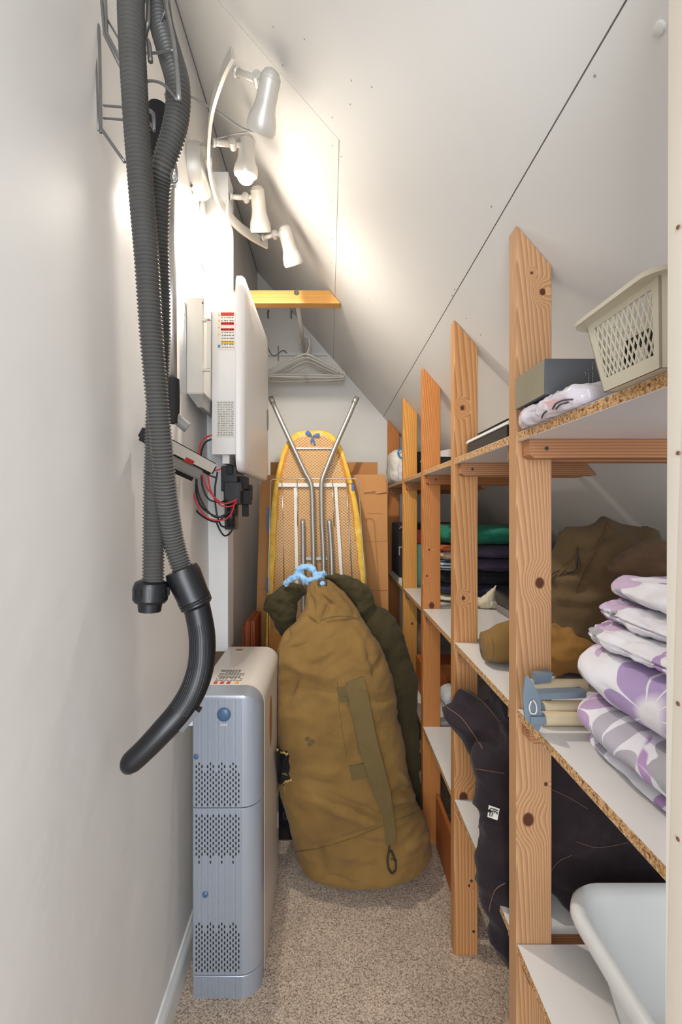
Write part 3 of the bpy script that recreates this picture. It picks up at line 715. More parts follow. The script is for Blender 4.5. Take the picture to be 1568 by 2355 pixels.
tube(b, catmull(pts, 6), 0.0035, 8); pts = [P(596, 303, 1.37), P(560, 305, 1.46), P(520, 312, 1.55), P(470, 330, 1.55), P(442, 348, 1.56), P(433, 372, 1.585), P(434, 410, 1.59), P(442, 446, 1.60)]
tube(b, catmull(pts, 6), 0.003, 8)
tag(obj('lamp_cable', b, M['grey'], None, True), 'dark grey power cable looping behind the spotlight bar to its wall base', 'cable')

# ------------------------------------------------------------------ white wall cabinet (inverter) and connector box behind it
CB = thing('wall_cabinet_unit', 'white wall mounted electrical unit with bulging front cover and warning stickers, above the wires', 'electrical unit', (-0.37, 1.9, 1.56))
b = B(); bx(b, -0.413, -0.328, 1.60, 2.20, 1.575, 2.205)
bmesh.ops.bevel(b, geom=[e for e in b.edges if abs(e.verts[0].co.x-e.verts[1].co.x) < 1e-5 and abs(e.verts[0].co.z-e.verts[1].co.z) < 1e-5]+[e for e in b.edges if abs(e.verts[0].co.x-e.verts[1].co.x) > .01], offset=0.03, segments=6, affect='EDGES')
body = obj('housing', b, M['applwhite'], CB, 40)
b = B(); rings = []
for (x, ins) in ((-0.3275, 0.004), (-0.3265, 0.0), (-0.310, 0.0), (-0.302, 0.006), (-0.297, 0.02), (-0.293, 0.06), (-0.288, 0.14), (-0.285, 0.22)):
    rg = []; ya, yb, za, zb_ = 1.585+ins, 2.225-ins, 1.545+ins, 2.245-ins; rc = max(0.012, 0.05-ins*0.3)
    for (cy, cz_, a0) in ((yb-rc, zb_-rc, 0), (ya+rc, zb_-rc, 90), (ya+rc, za+rc, 180), (yb-rc, za+rc, 270)):
        for k in range(7):
            a = math.radians(a0+15*k); rg.append(Vector((x, cy+rc*math.cos(a), cz_+rc*math.sin(a))))
    rings.append(rg)
loftrings(b, rings); cover = obj('front_cover', b, M['applwhite'], CB, 40)
b = B(); lathe(b, (-0.2895, 2.13, 1.83), (1, 0, 0), [(0, 0.03), (0.0015, 0.03), (0.0015, 0.001)], 20)
for v in b.verts: v.co.z = 1.83+(v.co.z-1.83)*1.7
obj('finger_recess', b, M['grey'], cover, label='grey oval finger recess')
yl = 1.5995
b = B(); bx(b, P(500, 0, 1.6).x, P(540, 0, 1.6).x, yl-0.0006, yl, P(0, 805, 1.6).z, P(0, 718, 1.6).z); st = obj('warning_sticker', b, M['labelpaper'], body)
for (m_, rows) in (('red', [(719, 727), (741, 748), (755, 761)]), ('yellow', [(785, 791)])):
    b = B()
    for (p, q) in rows: bx(b, P(508, 0, 1.6).x, P(538, 0, 1.6).x, yl-0.0010, yl-0.0006, P(0, q, 1.6).z, P(0, p, 1.6).z)
    obj('colour_bands', b, M[m_], st)
b = B()
for k in range(11):
    py = 730+k*6.8
    if 739 < py < 763 and k % 2: continue
    for s in range(5):
        x = 509+s*6+random.random()*1.5; bx(b, P(x, 0, 1.6).x, P(x+2.5+random.random()*2.5, 0, 1.6).x, yl-0.0010, yl-0.0006, P(0, py+1.6, 1.6).z, P(0, py, 1.6).z)
obj('printed_lines', b, M['ink'], st)
b = B()
for k, py in enumerate((722, 735, 750, 766)): prism(b, [P(501.5, py+5, 1.6)*1+Vector((0, yl-0.001-1.6, 0)), P(506.5, py+5, 1.6)+Vector((0, yl-0.001-1.6, 0)), P(504, py, 1.6)+Vector((0, yl-0.001-1.6, 0))], (0, 0.0004, 0))
obj('warning_triangles', b, M['yellow'], st)
b = B(); bx(b, P(501.5, 0, 1.6).x, P(506.5, 0, 1.6).x, yl-0.001, yl-0.0006, P(0, 800, 1.6).z, P(0, 793, 1.6).z); obj('blue_symbol', b, M['blueprint'], st)
b = B(); bx(b, P(499, 0, 1.6).x, P(538, 0, 1.6).x, yl-0.0006, yl, P(0, 1006, 1.6).z, P(0, 922, 1.6).z); st = obj('rating_plate', b, M['applcream'], body)
b = B()
for k in range(15):
    py = 925+k*5.3
    for s in range(6):
        x = 500.5+s*6.1+random.random()*1.5; bx(b, P(x, 0, 1.6).x, P(x+2.5+random.random()*2.5, 0, 1.6).x, yl-0.0010, yl-0.0006, P(0, py+2.2, 1.6).z, P(0, py, 1.6).z)
obj('printed_lines', b, M['grey'], st)
CX = thing('junction_box', 'cream wall mounted metal box with side handle between the wall and the white unit', 'box', (-0.44, 1.55, 1.80))
xa = wx(1.5, 1.9)+0.002; ya = 1.50
b = B(); bx(b, xa, -0.4145, ya, 2.0, P(0, 905, ya).z, P(0, 683, ya).z); bmesh.ops.bevel(b, geom=b.edges[:], offset=0.003, segments=2, affect='EDGES'); obj('box_body', b, M['applcream'], CX, 40)
b = B()
for py in (738, 852): bx(b, P(466, 0, ya).x, P(486, 0, ya).x, ya-0.014, ya, P(0, py+4, ya).z, P(0, py-3, ya).z)
bx(b, P(478, 0, ya).x, P(486, 0, ya).x, ya-0.014, ya-0.006, P(0, 852, ya).z, P(0, 738, ya).z)
bmesh.ops.bevel(b, geom=b.edges[:], offset=0.0015, segments=2, affect='EDGES')
obj('side_handle', b, M['applcream'], CX, 40)
for py in (697, 733): b = B(); screwhead(b, P(466, py, ya), (0, -1, 0), 0.003); obj('screw', b, M['screw'], CX)
b = B(); zz = P(0, 905, ya).z; prism(b, [(xa+0.004, ya+0.004, zz), (-0.418, ya+0.004, zz), (-0.418, ya+0.004, zz-0.045), (-0.435, ya+0.004, zz-0.045)], (0, 0.2, 0)); obj('cable_gland', b, M['grey'], CX)

# connectors and wires under the unit
CN = thing('connector_block', 'black plastic connector and relay block hanging under the white unit', 'connector', (-0.33, 1.72, 1.36))
b = B()
for (x0_, x1_, p0, p1, ya, yb) in ((508, 545, 1072, 1130, 1.63, 1.76), (514, 552, 1108, 1160, 1.62, 1.74), (516, 541, 1140, 1218, 1.64, 1.70)):
    t = box(P(x0_, 0, ya).x, P(x1_, 0, ya).x, ya, yb, P(0, p1, ya).z, P(0, p0, ya).z, 0.003); merge(b, t)
obj('relay_body', b, M['black'], CN)
for (x0_, x1_, p0, p1, ya, yb) in ((548, 566, 1095, 1125, 1.68, 1.74), (552, 572, 1128, 1160, 1.68, 1.75), (556, 568, 1160, 1188, 1.70, 1.74), (566, 578, 1115, 1150, 1.75, 1.78), (520, 534, 1070, 1090, 1.615, 1.63)):
    obj('plug', box(P(x0_, 0, ya).x, P(x1_, 0, ya).x, ya, yb, P(0, p1, ya).z, P(0, p0, ya).z, 0.002), M['black_matte'], CN)
b = B(); tube(b, [P(533, 1160, 1.63), P(530, 1212, 1.63)], [0.016, 0.015], 14); obj('round_socket', b, M['black'], CN, True)
wr = [('black', [(447, 1075), (440, 1120), (446, 1165), (470, 1190), (500, 1200), (520, 1180)]), ('black', [(455, 1075), (448, 1110), (460, 1160), (490, 1185), (520, 1190)]),
      ('red', [(450, 1070), (443, 1125), (462, 1175), (490, 1196), (525, 1190), (543, 1150)]), ('red', [(463, 1085), (475, 1120), (500, 1150), (520, 1158), (545, 1148)]),
      ('black', [(462, 1080), (466, 1120), (480, 1148), (505, 1155), (520, 1150)]), ('black', [(500, 1085), (494, 1130), (498, 1180), (508, 1208), (522, 1212)]),
      ('black', [(497, 1200), (506, 1220), (516, 1232), (527, 1228), (534, 1218)]), ('red', [(487, 1000), (466, 1012), (458, 1040), (465, 1075), (490, 1082), (508, 1078)]),
      ('black', [(486, 1010), (470, 1020), (462, 1050), (470, 1085), (500, 1100)]), ('black', [(452, 1082), (455, 1130), (475, 1172), (500, 1190), (530, 1175)]),
      ('red', [(478, 1090), (485, 1130), (505, 1160), (528, 1165), (545, 1155)])]
for i, (c_, pts) in enumerate(wr):
    dd = 1.60-0.012*(i % 4)
    b = B(); tube(b, catmull([tuple(P(x, y, dd+0.01*math.sin(k*1.3+i))) for k, (x, y) in enumerate(pts)], 6), 0.0032 if c_ == 'black' else 0.0028, 8)
    obj('red_wire' if c_ == 'red' else 'black_wire', b, M['redwire'] if c_ == 'red' else M['black'], CN, True)

# ------------------------------------------------------------------ wire rack on the left wall
RK = thing('wire_rack', 'grey wire wall rack with hooks holding the vacuum hose, high on the left wall', 'rack', (-0.45, 0.9, 1.98))
def wp(pts, r, name='wire', n=5, mat='wire', seg=8):
    b = B(); tube(b, catmull([tuple(P(*p)) for p in pts], n), r, seg); return obj(name, b, M[mat], RK, True)
wp([(222, 32, .945), (221, 60, .945), (228, 75, .94), (232, 285, .90), (236, 300, .89), (286, 372, .86)], 0.0032, 'wall_wire')
wp([(219, 40, .955), (226, 300, .905)], 0.002, 'wall_wire')
wp([(232, -40, .93), (234, 0, .92), (241, 80, .90), (285, 168, .86)], 0.0038, 'frame_wire', 1)
wp([(241, -40, .92), (243, 0, .915), (246, 78, .895), (292, 165, .86)], 0.0030, 'frame_wire', 1)
wp([(243, 38, .91), (290, 120, .87)], 0.0022, 'frame_wire', 1)
wp([(239, 243, .90), (292, 247, .86)], 0.0022, 'cross_wire'); wp([(239, 272, .90), (292, 276, .86)], 0.0022, 'cross_wire')
wp([(372, -30, .80), (385, 30, .79), (402, 120, .775), (412, 232, .76)], 0.0042, 'front_wire')
wp([(322, 121, .84), (360, 122, .80), (398, 116, .77)], 0.0024, 'cross_wire'); wp([(325, 190, .83), (350, 186, .83), (378, 196, .80), (407, 230, .765)], 0.0024, 'cross_wire')
wp([(385, 0, .79), (382, 20, .79), (370, 48, .80), (364, 72, .81)], 0.002, 'cross_wire')
wp([(341, -20, .80), (340, 45, .79), (338, 60, .79), (333, 85, .80), (341, 100, .80), (346, 142, .80)], 0.0045, 'hook')
wp([(345, 255, .83), (352, 262, .815), (354, 280, .81), (353, 300, .81)], 0.0034, 'hook'); wp([(342, 283, .83), (350, 290, .82), (354, 300, .815)], 0.003, 'hook')
wp([(381, 217, .86), (386, 235, .85), (387, 250, .85)], 0.003, 'hook')
wp([(404, 380, .80), (407, 400, .79), (406, 415, .79), (398, 418, .79), (394, 408, .80), (398, 390, .81)], 0.0024, 'hook')
# hung nozzle handle
b = B(); p0, p1 = P(366, 246, .93), P(350, 385, .93); L_ = (p1-p0).length
lathe(b, p0, p1-p0, [(0, 0.018), (0.002, 0.021), (L_*.25, 0.021), (L_*.7, 0.016), (L_, 0.010)], 20)
tag(obj('nozzle_tool', b, M['black_matte'], None, 40), 'black tapered vacuum nozzle hanging in the wire rack behind the hose', 'nozzle')

# ------------------------------------------------------------------ vacuum hose
VH = thing('vacuum_hose', 'grey ribbed vacuum cleaner hose folded over the rack with black curved handle hanging down', 'hose', P(345, 1370, .9))
path = [(421, 1312, .947), (412, 1288, .945), (398, 1240, .935), (384, 1150, .91), (374, 1050, .885), (364, 950, .865), (355, 850, .85), (347, 750, .835), (338, 600, .815), (326, 450, .80), (315, 300, .785), (309, 200, .775), (303, 80, .765), (302, -20, .76), (318, -90, .765),
        (335, -105, .78), (352, -70, .80), (362, 0, .815), (372, 60, .82), (392, 130, .82), (408, 190, .82), (409, 250, .825), (398, 310, .83), (378, 375, .84), (366, 440, .86), (363, 550, .885), (366, 650, .91), (367, 760, .93), (364, 850, .94), (360, 950, .94), (357, 1050, .935), (354, 1150, .93), (353, 1250, .925), (352, 1352, .92)]
cp3 = catmull([tuple(P(*p)) for p in path], 14)
pitch = 0.0068; ev = even(cp3, pitch/4)
radii = []
for i in range(len(ev)):
    ph = i % 4; radii.append(0.0205*(1.07, 1.0, 0.86, 0.97)[ph])
b = B(); tube(b, ev, radii, 28); obj('corrugated_hose', b, M['hose'], VH, 60)
b = B(); c0 = P(348, 1335, .92); lathe(b, c0, P(344, 1405, .92)-c0, [(0, 0.024), (0.004, 0.031), (0.012, 0.034), (0.038, 0.034), (0.044, 0.030), (0.0445, 0.024), (0.062, 0.022), (0.062, 0.017), (0.03, 0.016)], 32)
en = obj('end_collar', b, M['black'], VH, 30)
b = B()
for k in range(14):
    a = 2*PI*k/14; u = Vector((math.cos(a), math.sin(a), 0)); v = Vector((-math.sin(a), math.cos(a), 0))
    rotbox(b, c0+Vector((0, 0, -0.022))+u*0.0345, u*0.0012, v*0.002, Vector((0, 0, 0.009)))
obj('grip_ribs', b, M['black'], en)
b = B(); h0 = P(418, 1312, .945); h1 = P(454, 1395, .95); L_ = (h1-h0).length
lathe(b, h0, h1-h0, [(-0.004, 0.024), (-0.003, 0.0335), (0.01, 0.036), (L_*.7, 0.0335), (L_*.8, 0.0345), (L_*.83, 0.033), (L_*.87, 0.0345), (L_*.9, 0.033), (L_*.94, 0.034), (L_, 0.029), (L_*1.02, 0.026)], 36)
obj('hose_socket', b, M['black'], VH, 30)
hp = [(448, 1380, .95, .0275), (458, 1420, .95, .027), (465, 1470, .95, .0272), (462, 1530, .945, .0272), (445, 1585, .935, .0268), (415, 1635, .925, .0262), (375, 1680, .91, .0242), (335, 1722, .90, .0225), (303, 1752, .895, .0215), (299, 1756, .895, .0185)]
cc = catmull([tuple(P(x, y, d))+(r,) for x, y, d, r in hp], 8)
b = B(); tube(b, [Vector(c_[:3]) for c_ in cc], [c_[3] for c_ in cc], 32); hd = obj('curved_handle', b, M['black'], VH, 50)
b = B()
mid = cc[10:40]
for k in range(-4, 5):
    a = k*0.16
    T, Nn = frames([Vector(c_[:3]) for c_ in mid])
    pts = []
    for q_, (c_, t_) in enumerate(zip(mid, T)):
        side = t_.cross(Vector((0, -1, 0))).normalized(); pts.append(Vector(c_[:3])+(Vector((0, -1, 0))*math.cos(a)+side*math.sin(a))*(c_[3]+0.0002))
    tube(b, pts, 0.0007, 5)
obj('grip_lines', b, M['black'], hd)
b = B()
s0, s1 = cc[36], cc[44]
p0, p1 = Vector(s0[:3]), Vector(s1[:3]); sd = (p1-p0).normalized().cross(Vector((0, -1, 0))).normalized()
sd = sd if sd.x > 0 else -sd
prism(b, [p0+sd*0.022+Vector((0, -.012, 0)), p0+sd*0.034+Vector((0, -.012, 0)), p1+sd*0.031+Vector((0, -.012, 0)), p1+sd*0.02+Vector((0, -.012, 0))], (0, 0.024, 0))
obj('air_slider', b, M['black'], hd)

# ------------------------------------------------------------------ vacuum wand with floor head
VW = thing('vacuum_wand', 'silver vacuum tube with black floor head upright against the left wall behind the hose', 'vacuum tube', P(400, 1040, 1.2))
b = B(); tube(b, [P(392, 425, 1.18), P(396, 875, 1.18)], 0.0125, 20); obj('metal_tube', b, M['chrome'], VW, True)
b = B(); tube(b, [P(390, 300, 1.18), P(392, 430, 1.18)], 0.0145, 20); obj('upper_sleeve', b, M['white_trim'], VW, True)
b = B(); lathe(b, P(397, 872, 1.18), (0.002, 0, -1), [(0, 0.017), (0.05, 0.018), (0.10, 0.017), (0.115, 0.013)], 20); obj('lower_sleeve', b, M['black_matte'], VW, 40)
b = B(); tube(b, catmull([P(400, 955, 1.18), P(412, 968, 1.19), P(432, 985, 1.20)], 5), 0.014, 14); obj('swivel_neck', b, M['grey'], VW, True)
ax_ = (Vector((-0.345, 1.33, 1.53))-Vector((-0.428, 1.08, 1.585))); axn = ax_.normalized(); cn = Vector((-0.392, 1.20, 1.56))
upv = Vector((0.45, 0, 0.9)); upv = (upv-axn*upv.dot(axn)).normalized(); sdv = axn.cross(upv)
b = B(); rotbox(b, cn, axn*0.135, upv*0.020, sdv*0.028); bmesh.ops.bevel(b, geom=b.edges[:], offset=0.008, segments=3, affect='EDGES'); obj('floor_head', b, M['black'], VW, 40)
b = B(); rotbox(b, cn+sdv*(-0.029 if sdv.x < 0 else 0.029)+Vector((0.0, 0, 0.004)), axn*0.12, upv*0.014, sdv*0.002); obj('sole_plate', b, M['applcream'], VW)
b = B(); rotbox(b, cn-upv*0.03+Vector((0.004, 0, 0)), axn*0.09, upv*0.016, sdv*0.022); bmesh.ops.bevel(b, geom=b.edges[:], offset=0.005, segments=2, affect='EDGES'); obj('head_underside', b, M['grey'], VW, 40)
b = B(); rotbox(b, cn-upv*0.012+Vector((0.026, 0, -0.01)), axn*0.018, upv*0.006, sdv*0.004); obj('red_pedal', b, M['red'], VW)
b = B(); rotbox(b, cn-upv*0.05+axn*0.0, axn*0.08, upv*0.006, sdv*0.012); obj('brush_strip', b, M['black_matte'], VW)
# ------------------------------------------------------------------ floor standing silver unit
HT = thing('silver_storage_unit', 'tall slim silver cabinet with ribbed perforated front standing on carpet by the left wall', 'electrical unit', (-0.3, 1.55, 0))
hx0, hx1, hy0, hys, hy1, hz = -0.397, -0.198, 1.31, 1.392, 1.78, 0.873
R_ = 0.055
def hprofile(x1, z1, r, zb=0.0, x0=hx0, rl=0.006):
    pts = [(x0, zb), (x1, zb)]
    for k in range(11): a = PI/2*k/10; pts.append((x1-r+r*math.cos(a), z1-r+r*math.sin(a)))
    for k in range(4): a = PI/2+PI/2*k/3; pts.append((x0+rl+rl*math.cos(a), z1-rl+rl*math.sin(a)))
    return pts
b = B(); prism(b, [(x, hys, z) for x, z in hprofile(hx1, hz, R_, 0.002)], (0, hy1-hys, 0)); shell = obj('side_shell', b, M['silverbody'], HT, 30)
# front shell: plan profile rounded at the front right corner, swept up; the top one is rounded over as well
def fplan(inset=0.0):
    x0, x1, y0, y1 = hx0+inset, hx1-0.001-inset, hy0+inset, hys-0.002
    pts = [(x0, y1), (x0, y0+0.012)]
    for k in range(1, 4): a = PI+PI/2*k/3; pts.append((x0+0.012+0.012*math.cos(a), y0+0.012+0.012*math.sin(a)))
    r = 0.058
    for k in range(11): a = -PI/2+PI/2*k/10; pts.append((x1-r+r*math.cos(a), y0+r+r*math.sin(a)))
    pts.append((x1, y1)); return pts
def fpanel(name, z0, z1, lab=None):
    b = B(); rings = []
    for z, ins in ((z0, 0.0012), (z0+0.0015, 0), (z1-0.0015, 0), (z1, 0.0012)): rings.append([Vector((x, y, z)) for x, y in fplan(ins)])
    loftrings(b, rings); return obj(name, b, M['silver'], HT, 35, lab)
base = fpanel('plinth', 0.0, 0.064); low = fpanel('lower_front_panel', 0.067, 0.5475)
b = B(); rings = [[Vector((x, y, z)) for x, y in fplan(i_)] for z, i_ in ((0.5505, 0.0012), (0.552, 0), (hz-R_, 0))]
for k in range(1, 11):       # dome over: clamp x to the rounded top profile
    a = PI/2*k/10; z = hz-R_+R_*math.sin(a); xm = hx1-0.001-R_+R_*math.cos(a); e_ = 0.012*(1-math.cos(max(0, a-1.1)*3)) if a > 1.1 else 0
    rings.append([Vector((min(x, xm), max(y, hy0+e_), z)) for x, y in fplan(0)])
loftrings(b, rings); up = obj('upper_front_panel', b, M['silver'], HT, 35)
rx0, rx1 = P(450, 0, 1.31).x, P(554, 0, 1.31).x; n = 33; pitch_ = (rx1-rx0)/(n-1)
for (pnl, z0, z1) in ((base, 0.003, 0.062), (low, 0.069, 0.5455), (up, 0.5525, 0.866)):
    b = B()
    for i in range(n):
        x = rx0+i*pitch_; prism(b, [(x-0.0011, hy0+0.0002, z0), (x-0.0006, hy0-0.0018, z0), (x+0.0006, hy0-0.0018, z0), (x+0.0011, hy0+0.0002, z0)], (0, 0, z1-z0))
    obj('vertical_ribs', b, M['silver'], pnl)
def holes(pnl, top_py, bot_py, zig_top, zig_bot):
    b = B(); row = 12.5
    nr = int((bot_py-top_py)/row)
    for i in range(0, n-1, 2):
        c = i//2
        for r in range(nr+1):
            ph = 0.5 if c % 2 else 0.0
            py = top_py+(r+ph)*row
            zz = abs(((c+2) % 4)-2)
            if zig_top and r < [0, 1, 2, 1][(c+3) % 4]: continue
            if zig_bot and r > nr-1-[0, 1, 2, 1][(c+3) % 4]: continue
            if py > bot_py: continue
            x = rx0+(i+0.5)*pitch_; z = P(0, py, 1.31).z
            bx(b, x-0.0021, x+0.0021, hy0-0.0019, hy0+0.0001, z-0.0036, z+0.0036)
    return obj('vent_holes', b, M['black_matte'], pnl)
holes(up, 1750, 1855, True, False); holes(low, 1876, 1996, False, True); holes(low, 2118, 2236, True, False)
b = B(); lathe(b, P(515, 1643, 1.309), (0, -1, 0), [(0, 0.0195), (0.003, 0.0195), (0.006, 0.016), (0.0075, 0.009), (0.008, 0.001)], 32); obj('round_button', b, M['bluebtn'], up, 40)
b = B(); lathe(b, P(451, 1740, 1.309), (0, -1, 0), [(0, 0.0075), (0.002, 0.0075), (0.003, 0.004), (0.003, 0.001)], 20); obj('small_screw_cap', b, M['bluebtn'], up, 40)
b = B(); lathe(b, P(472, 2057, 1.309), (0, -1, 0), [(0, 0.0085), (0.002, 0.0085), (0.005, 0.004), (0.0052, 0.001)], 20); obj('small_round_cap', b, M['bluebtn'], low, 40)
b = B()
for k in range(4):
    bx(b, P(508+4*k, 0, 1.31).x, P(510+4*k, 0, 1.31).x, hy0-0.0024, hy0-0.0018, P(0, 1668, 1.31).z, P(0, 1664, 1.31).z)
obj('engraved_mark', b, M['applwhite'], up)
# sticker with print on top
def ontop(px, py): d = (H-hz)*F/(py-VY); return Vector(((px-VX)*d/F, d, hz))
yt0, yt1 = 1.405, 1.51
b = B(); bx(b, -0.362, -0.272, 1.395, 1.53, hz, hz+0.0005); stt = obj('top_sticker', b, M['silverbody'], shell)
b = B()
for k in range(9):
    for s in range(9):
        if random.random() < 0.12: continue
        if k > 5 and s > 6: continue
        x = -0.359+s*0.0094+random.random()*.001; y = 1.425+k*0.0112; bx(b, x, x+0.0065+random.random()*.002, y, y+0.0055, hz+0.0005, hz+0.0008)
obj('printed_lines', b, M['ink'], stt)
for nm_, xs in (('red', (-0.358, -0.338, -0.318)), ('yellow', (-0.292,))):
    b = B()
    for x in xs: bx(b, x, x+0.012, 1.399, 1.419, hz+0.0005, hz+0.0008)
    obj('warning_square', b, M[nm_], stt)
b = B(); bx(b, -0.362, -0.327, 1.722, 1.755, hz, hz+0.0005); s2 = obj('small_label', b, M['labelpaper'], shell)
b = B(); bx(b, -0.358, -0.331, 1.727, 1.750, hz+0.0005, hz+0.0008); bx(b, -0.352, -0.338, 1.73, 1.742, hz+0.0008, hz+0.0011); obj('label_print', b, M['cardboard_dark'], s2)
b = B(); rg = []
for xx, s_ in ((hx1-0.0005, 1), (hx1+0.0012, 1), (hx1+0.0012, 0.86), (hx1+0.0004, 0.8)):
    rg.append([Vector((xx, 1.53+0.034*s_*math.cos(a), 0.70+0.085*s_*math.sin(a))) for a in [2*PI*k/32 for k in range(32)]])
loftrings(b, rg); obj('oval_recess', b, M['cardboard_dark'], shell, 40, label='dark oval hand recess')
b = B(); bx(b, hx1, hx1+0.004, 1.74, 1.75, 0.19, 0.25); obj('side_clip', b, M['grey'], shell)
b = B(); xx = wx(1.36, 0.78)+0.001
prism(b, [(xx, 1.345, 0.765), (xx+0.002, 1.345, 0.765), (xx+0.004, 1.345, 0.795), (hx0, 1.345, 0.795), (hx0, 1.345, 0.798), (xx, 1.345, 0.798)], (0, 0.03, 0))
bx(b, xx, hx0, 1.345, 1.347, 0.770, 0.797); br = obj('wall_bracket', b, M['applwhite'], HT)
b = B(); screwhead(b, (xx+0.012, 1.345, 0.780), (0, -1, 0), 0.005); obj('screw', b, M['screw'], br)

# ------------------------------------------------------------------ cardboard, black crate, boards at the back
class Plane:
    def __init__(s, p0, up): s.p0 = Vector(p0); s.u = Vector(up).normalized(); s.n = Vector((1, 0, 0)).cross(s.u).normalized(); s.n = s.n if s.n.y < 0 else -s.n
    def at(s, px, py, off=0.0):
        o = Vector((0, 0, H)); d = Vector(((px-VX)/F, 1, (VY-py)/F)); q = s.p0+s.n*off
        t = (q-o).dot(s.n)/d.dot(s.n); return o+d*t
    def xz(s, x, z, off=0.0):
        k = (z-s.p0.z)/s.u.z; v = s.p0+s.u*k+s.n*off; return Vector((x, v.y, v.z))
pc = Plane((0, 2.36, 0), (0, 0.26, 1.61))
def sheet(name, pl, outline, th, mat, parent=None):
    b = B(); prism(b, outline, -pl.n*th); return obj(name, b, mat, parent)
CD = thing('folded_cardboard_box', 'large flattened brown cardboard box leaning upright behind the ironing board', 'cardboard box', (-0.03, 2.4, 0))
sheet('front_panel', pc, [pc.xz(-0.405, 0.003), pc.xz(0.322, 0.003), pc.at(893, 1400), pc.at(890, 1108), pc.at(884, 1091), pc.at(606, 1092), pc.at(598, 1118)], 0.008, M['cardboard'], CD)
pk = pc.xz(0, 0, -0.012); pc2 = Plane((0, 2.385, 0), (0, 0.26, 1.61))
sheet('rear_panel', pc2, [pc2.xz(-0.39, 0.003), pc2.xz(0.33, 0.003), pc2.at(868, 1120), pc2.at(868, 1063), pc2.at(622, 1063), pc2.at(622, 1120)], 0.008, M['cardboard_dark'], CD)
b = B()
for (q0, q1) in (((836, 1135), (892, 1135)), ((838, 1358), (894, 1358)), ((598, 1355), (620, 1355)), ((843, 1180), (880, 1182)), ((836, 1245), (892, 1245))):
    tube(b, [pc.at(q0[0], q0[1], 0.0008), pc.at(q1[0], q1[1], 0.0008)], 0.0016 if q0[1] in (1135, 1358, 1355) else 0.0008, 5)
obj('crease', b, M['cardboard_dark'], CD)
b = B(); prism(b, [pc.at(838, 1092, 0.001), pc.at(886, 1092, 0.001), pc.at(889, 1132, 0.005), pc.at(866, 1136, 0.004), pc.at(862, 1130, 0.004), pc.at(838, 1133, 0.002)], pc.n*0.003); obj('torn_flap', b, M['cardboard'], CD)
b = B()
for px in (871, 883): tube(b, [pc.at(px, 1096, 0.006), pc.at(px, 1103, 0.006)], 0.0012, 5)
obj('staples', b, M['chrome'], CD)
b = B(); bx(b, -0.388, -0.368, 2.11, 2.32, 0.0, 0.892); bx(b, -0.3675, -0.350, 2.13, 2.33, 0.0, 0.888)
prism(b, [(-0.41, 2.14, 0), (-0.389, 2.14, 0), (-0.389, 2.14, 0.86), (-0.41, 2.14, 0.86)], (0, 0.15, 0))
tag(obj('wooden_boards', b, M['redwood']), 'reddish wooden boards standing upright between the left wall and the cardboard', 'board')
CR = thing('black_crate', 'black plastic case on the carpet half hidden behind the khaki duffel bag', 'case', (-0.25, 2.0, 0))
obj('case_body', box(-0.345, -0.125, 1.935, 2.20, 0.0, 0.345, 0.008), M['black'], CR, 40)
b = B(); bx(b, -0.34, -0.13, 1.925, 1.94, 0.15, 0.158); bx(b, -0.34, -0.13, 1.925, 1.94, 0.09, 0.098); lathe(b, P(654, 1893, 1.937), (0, -1, 0), [(0, 0.016), (0.010, 0.016), (0.010, 0.010), (0.004, 0.010)], 20); obj('case_ridges', b, M['black'], CR)
t_ = text_bm('0', 0.055, 0.0006, Matrix.Translation((P(650, 0, 1.93).x, 1.922, 0.100)) @ Matrix.Rotation(PI/2, 4, 'X')); obj('faded_digit', t_, plain('faded_print', '3a3a40', 0.6), CR)

# ------------------------------------------------------------------ ironing board
IB = thing('ironing_board', 'ironing board with yellow cover standing upright, wire mesh underside and folded steel legs facing out', 'ironing board', (-0.05, 2.16, 0.346))
pi_ = Plane((0, 2.16, 0.352), (0, 0.34, 1.50))
left = [(720, 990), (690, 992), (668, 1005), (652, 1030), (642, 1062), (633, 1100), (625, 1160), (619, 1230), (616, 1300), (615, 1360)]
right = [(720, 990), (745, 991), (768, 1003), (786, 1030), (798, 1065), (808, 1100), (822, 1160), (833, 1230), (840, 1300), (844, 1370)]
Lp = [pi_.at(*p) for p in left]; Rp = [pi_.at(*p) for p in right]
xl_, xr_ = Lp[-1].x, Rp[-1].x
Lf = [Vector(p) for p in catmull([tuple(p) for p in Lp], 4)]+[pi_.xz(xl_-0.002, 0.75), pi_.xz(xl_+0.01, 0.42), pi_.xz(xl_+0.05, 0.352)]
Rf = [Vector(p) for p in catmull([tuple(p) for p in Rp], 4)]+[pi_.xz(xr_+0.002, 0.75), pi_.xz(xr_-0.01, 0.42), pi_.xz(xr_-0.05, 0.352)]
outl = Lf+Rf[::-1][:-1]
cen = pi_.xz(-0.06, 1.2)
def inset(p, s): return p+(Vector((cen.x, 0, 0))-Vector((p.x, 0, 0))).normalized()*s if abs(p.x-cen.x) > 0.1 else p-pi_.u*s*1.3
b = B(); rings = []
for off, ins in ((-0.022, 0.008), (-0.018, 0.0), (-0.004, -0.002), (0.002, 0.002), (0.005, 0.014), (0.004, 0.034), (0.0, 0.042)):
    rg = []
    for i, p in enumerate(outl):
        wv = 0.0022*math.sin(i*2.3)+0.0015*math.sin(i*5.1)
        q = p+(cen-p).normalized()*(ins+(wv if ins > 0.01 else 0)); rg.append(q+pi_.n*off)
    rings.append(rg)
loftrings(b, rings, True, True); cov = obj('padded_cover', b, M['yellowcloth'], IB, True)
b = B(); rg = []
for off in (0.0005, 0.0035): rg.append([p+(cen-p).normalized()*0.034+pi_.n*off for p in outl])
loftrings(b, rg); mt_ = plain('tan_underlay', 'bd7c34', 0.8, var=0.1, vs=12); obj('underside_panel', b, mt_, IB)
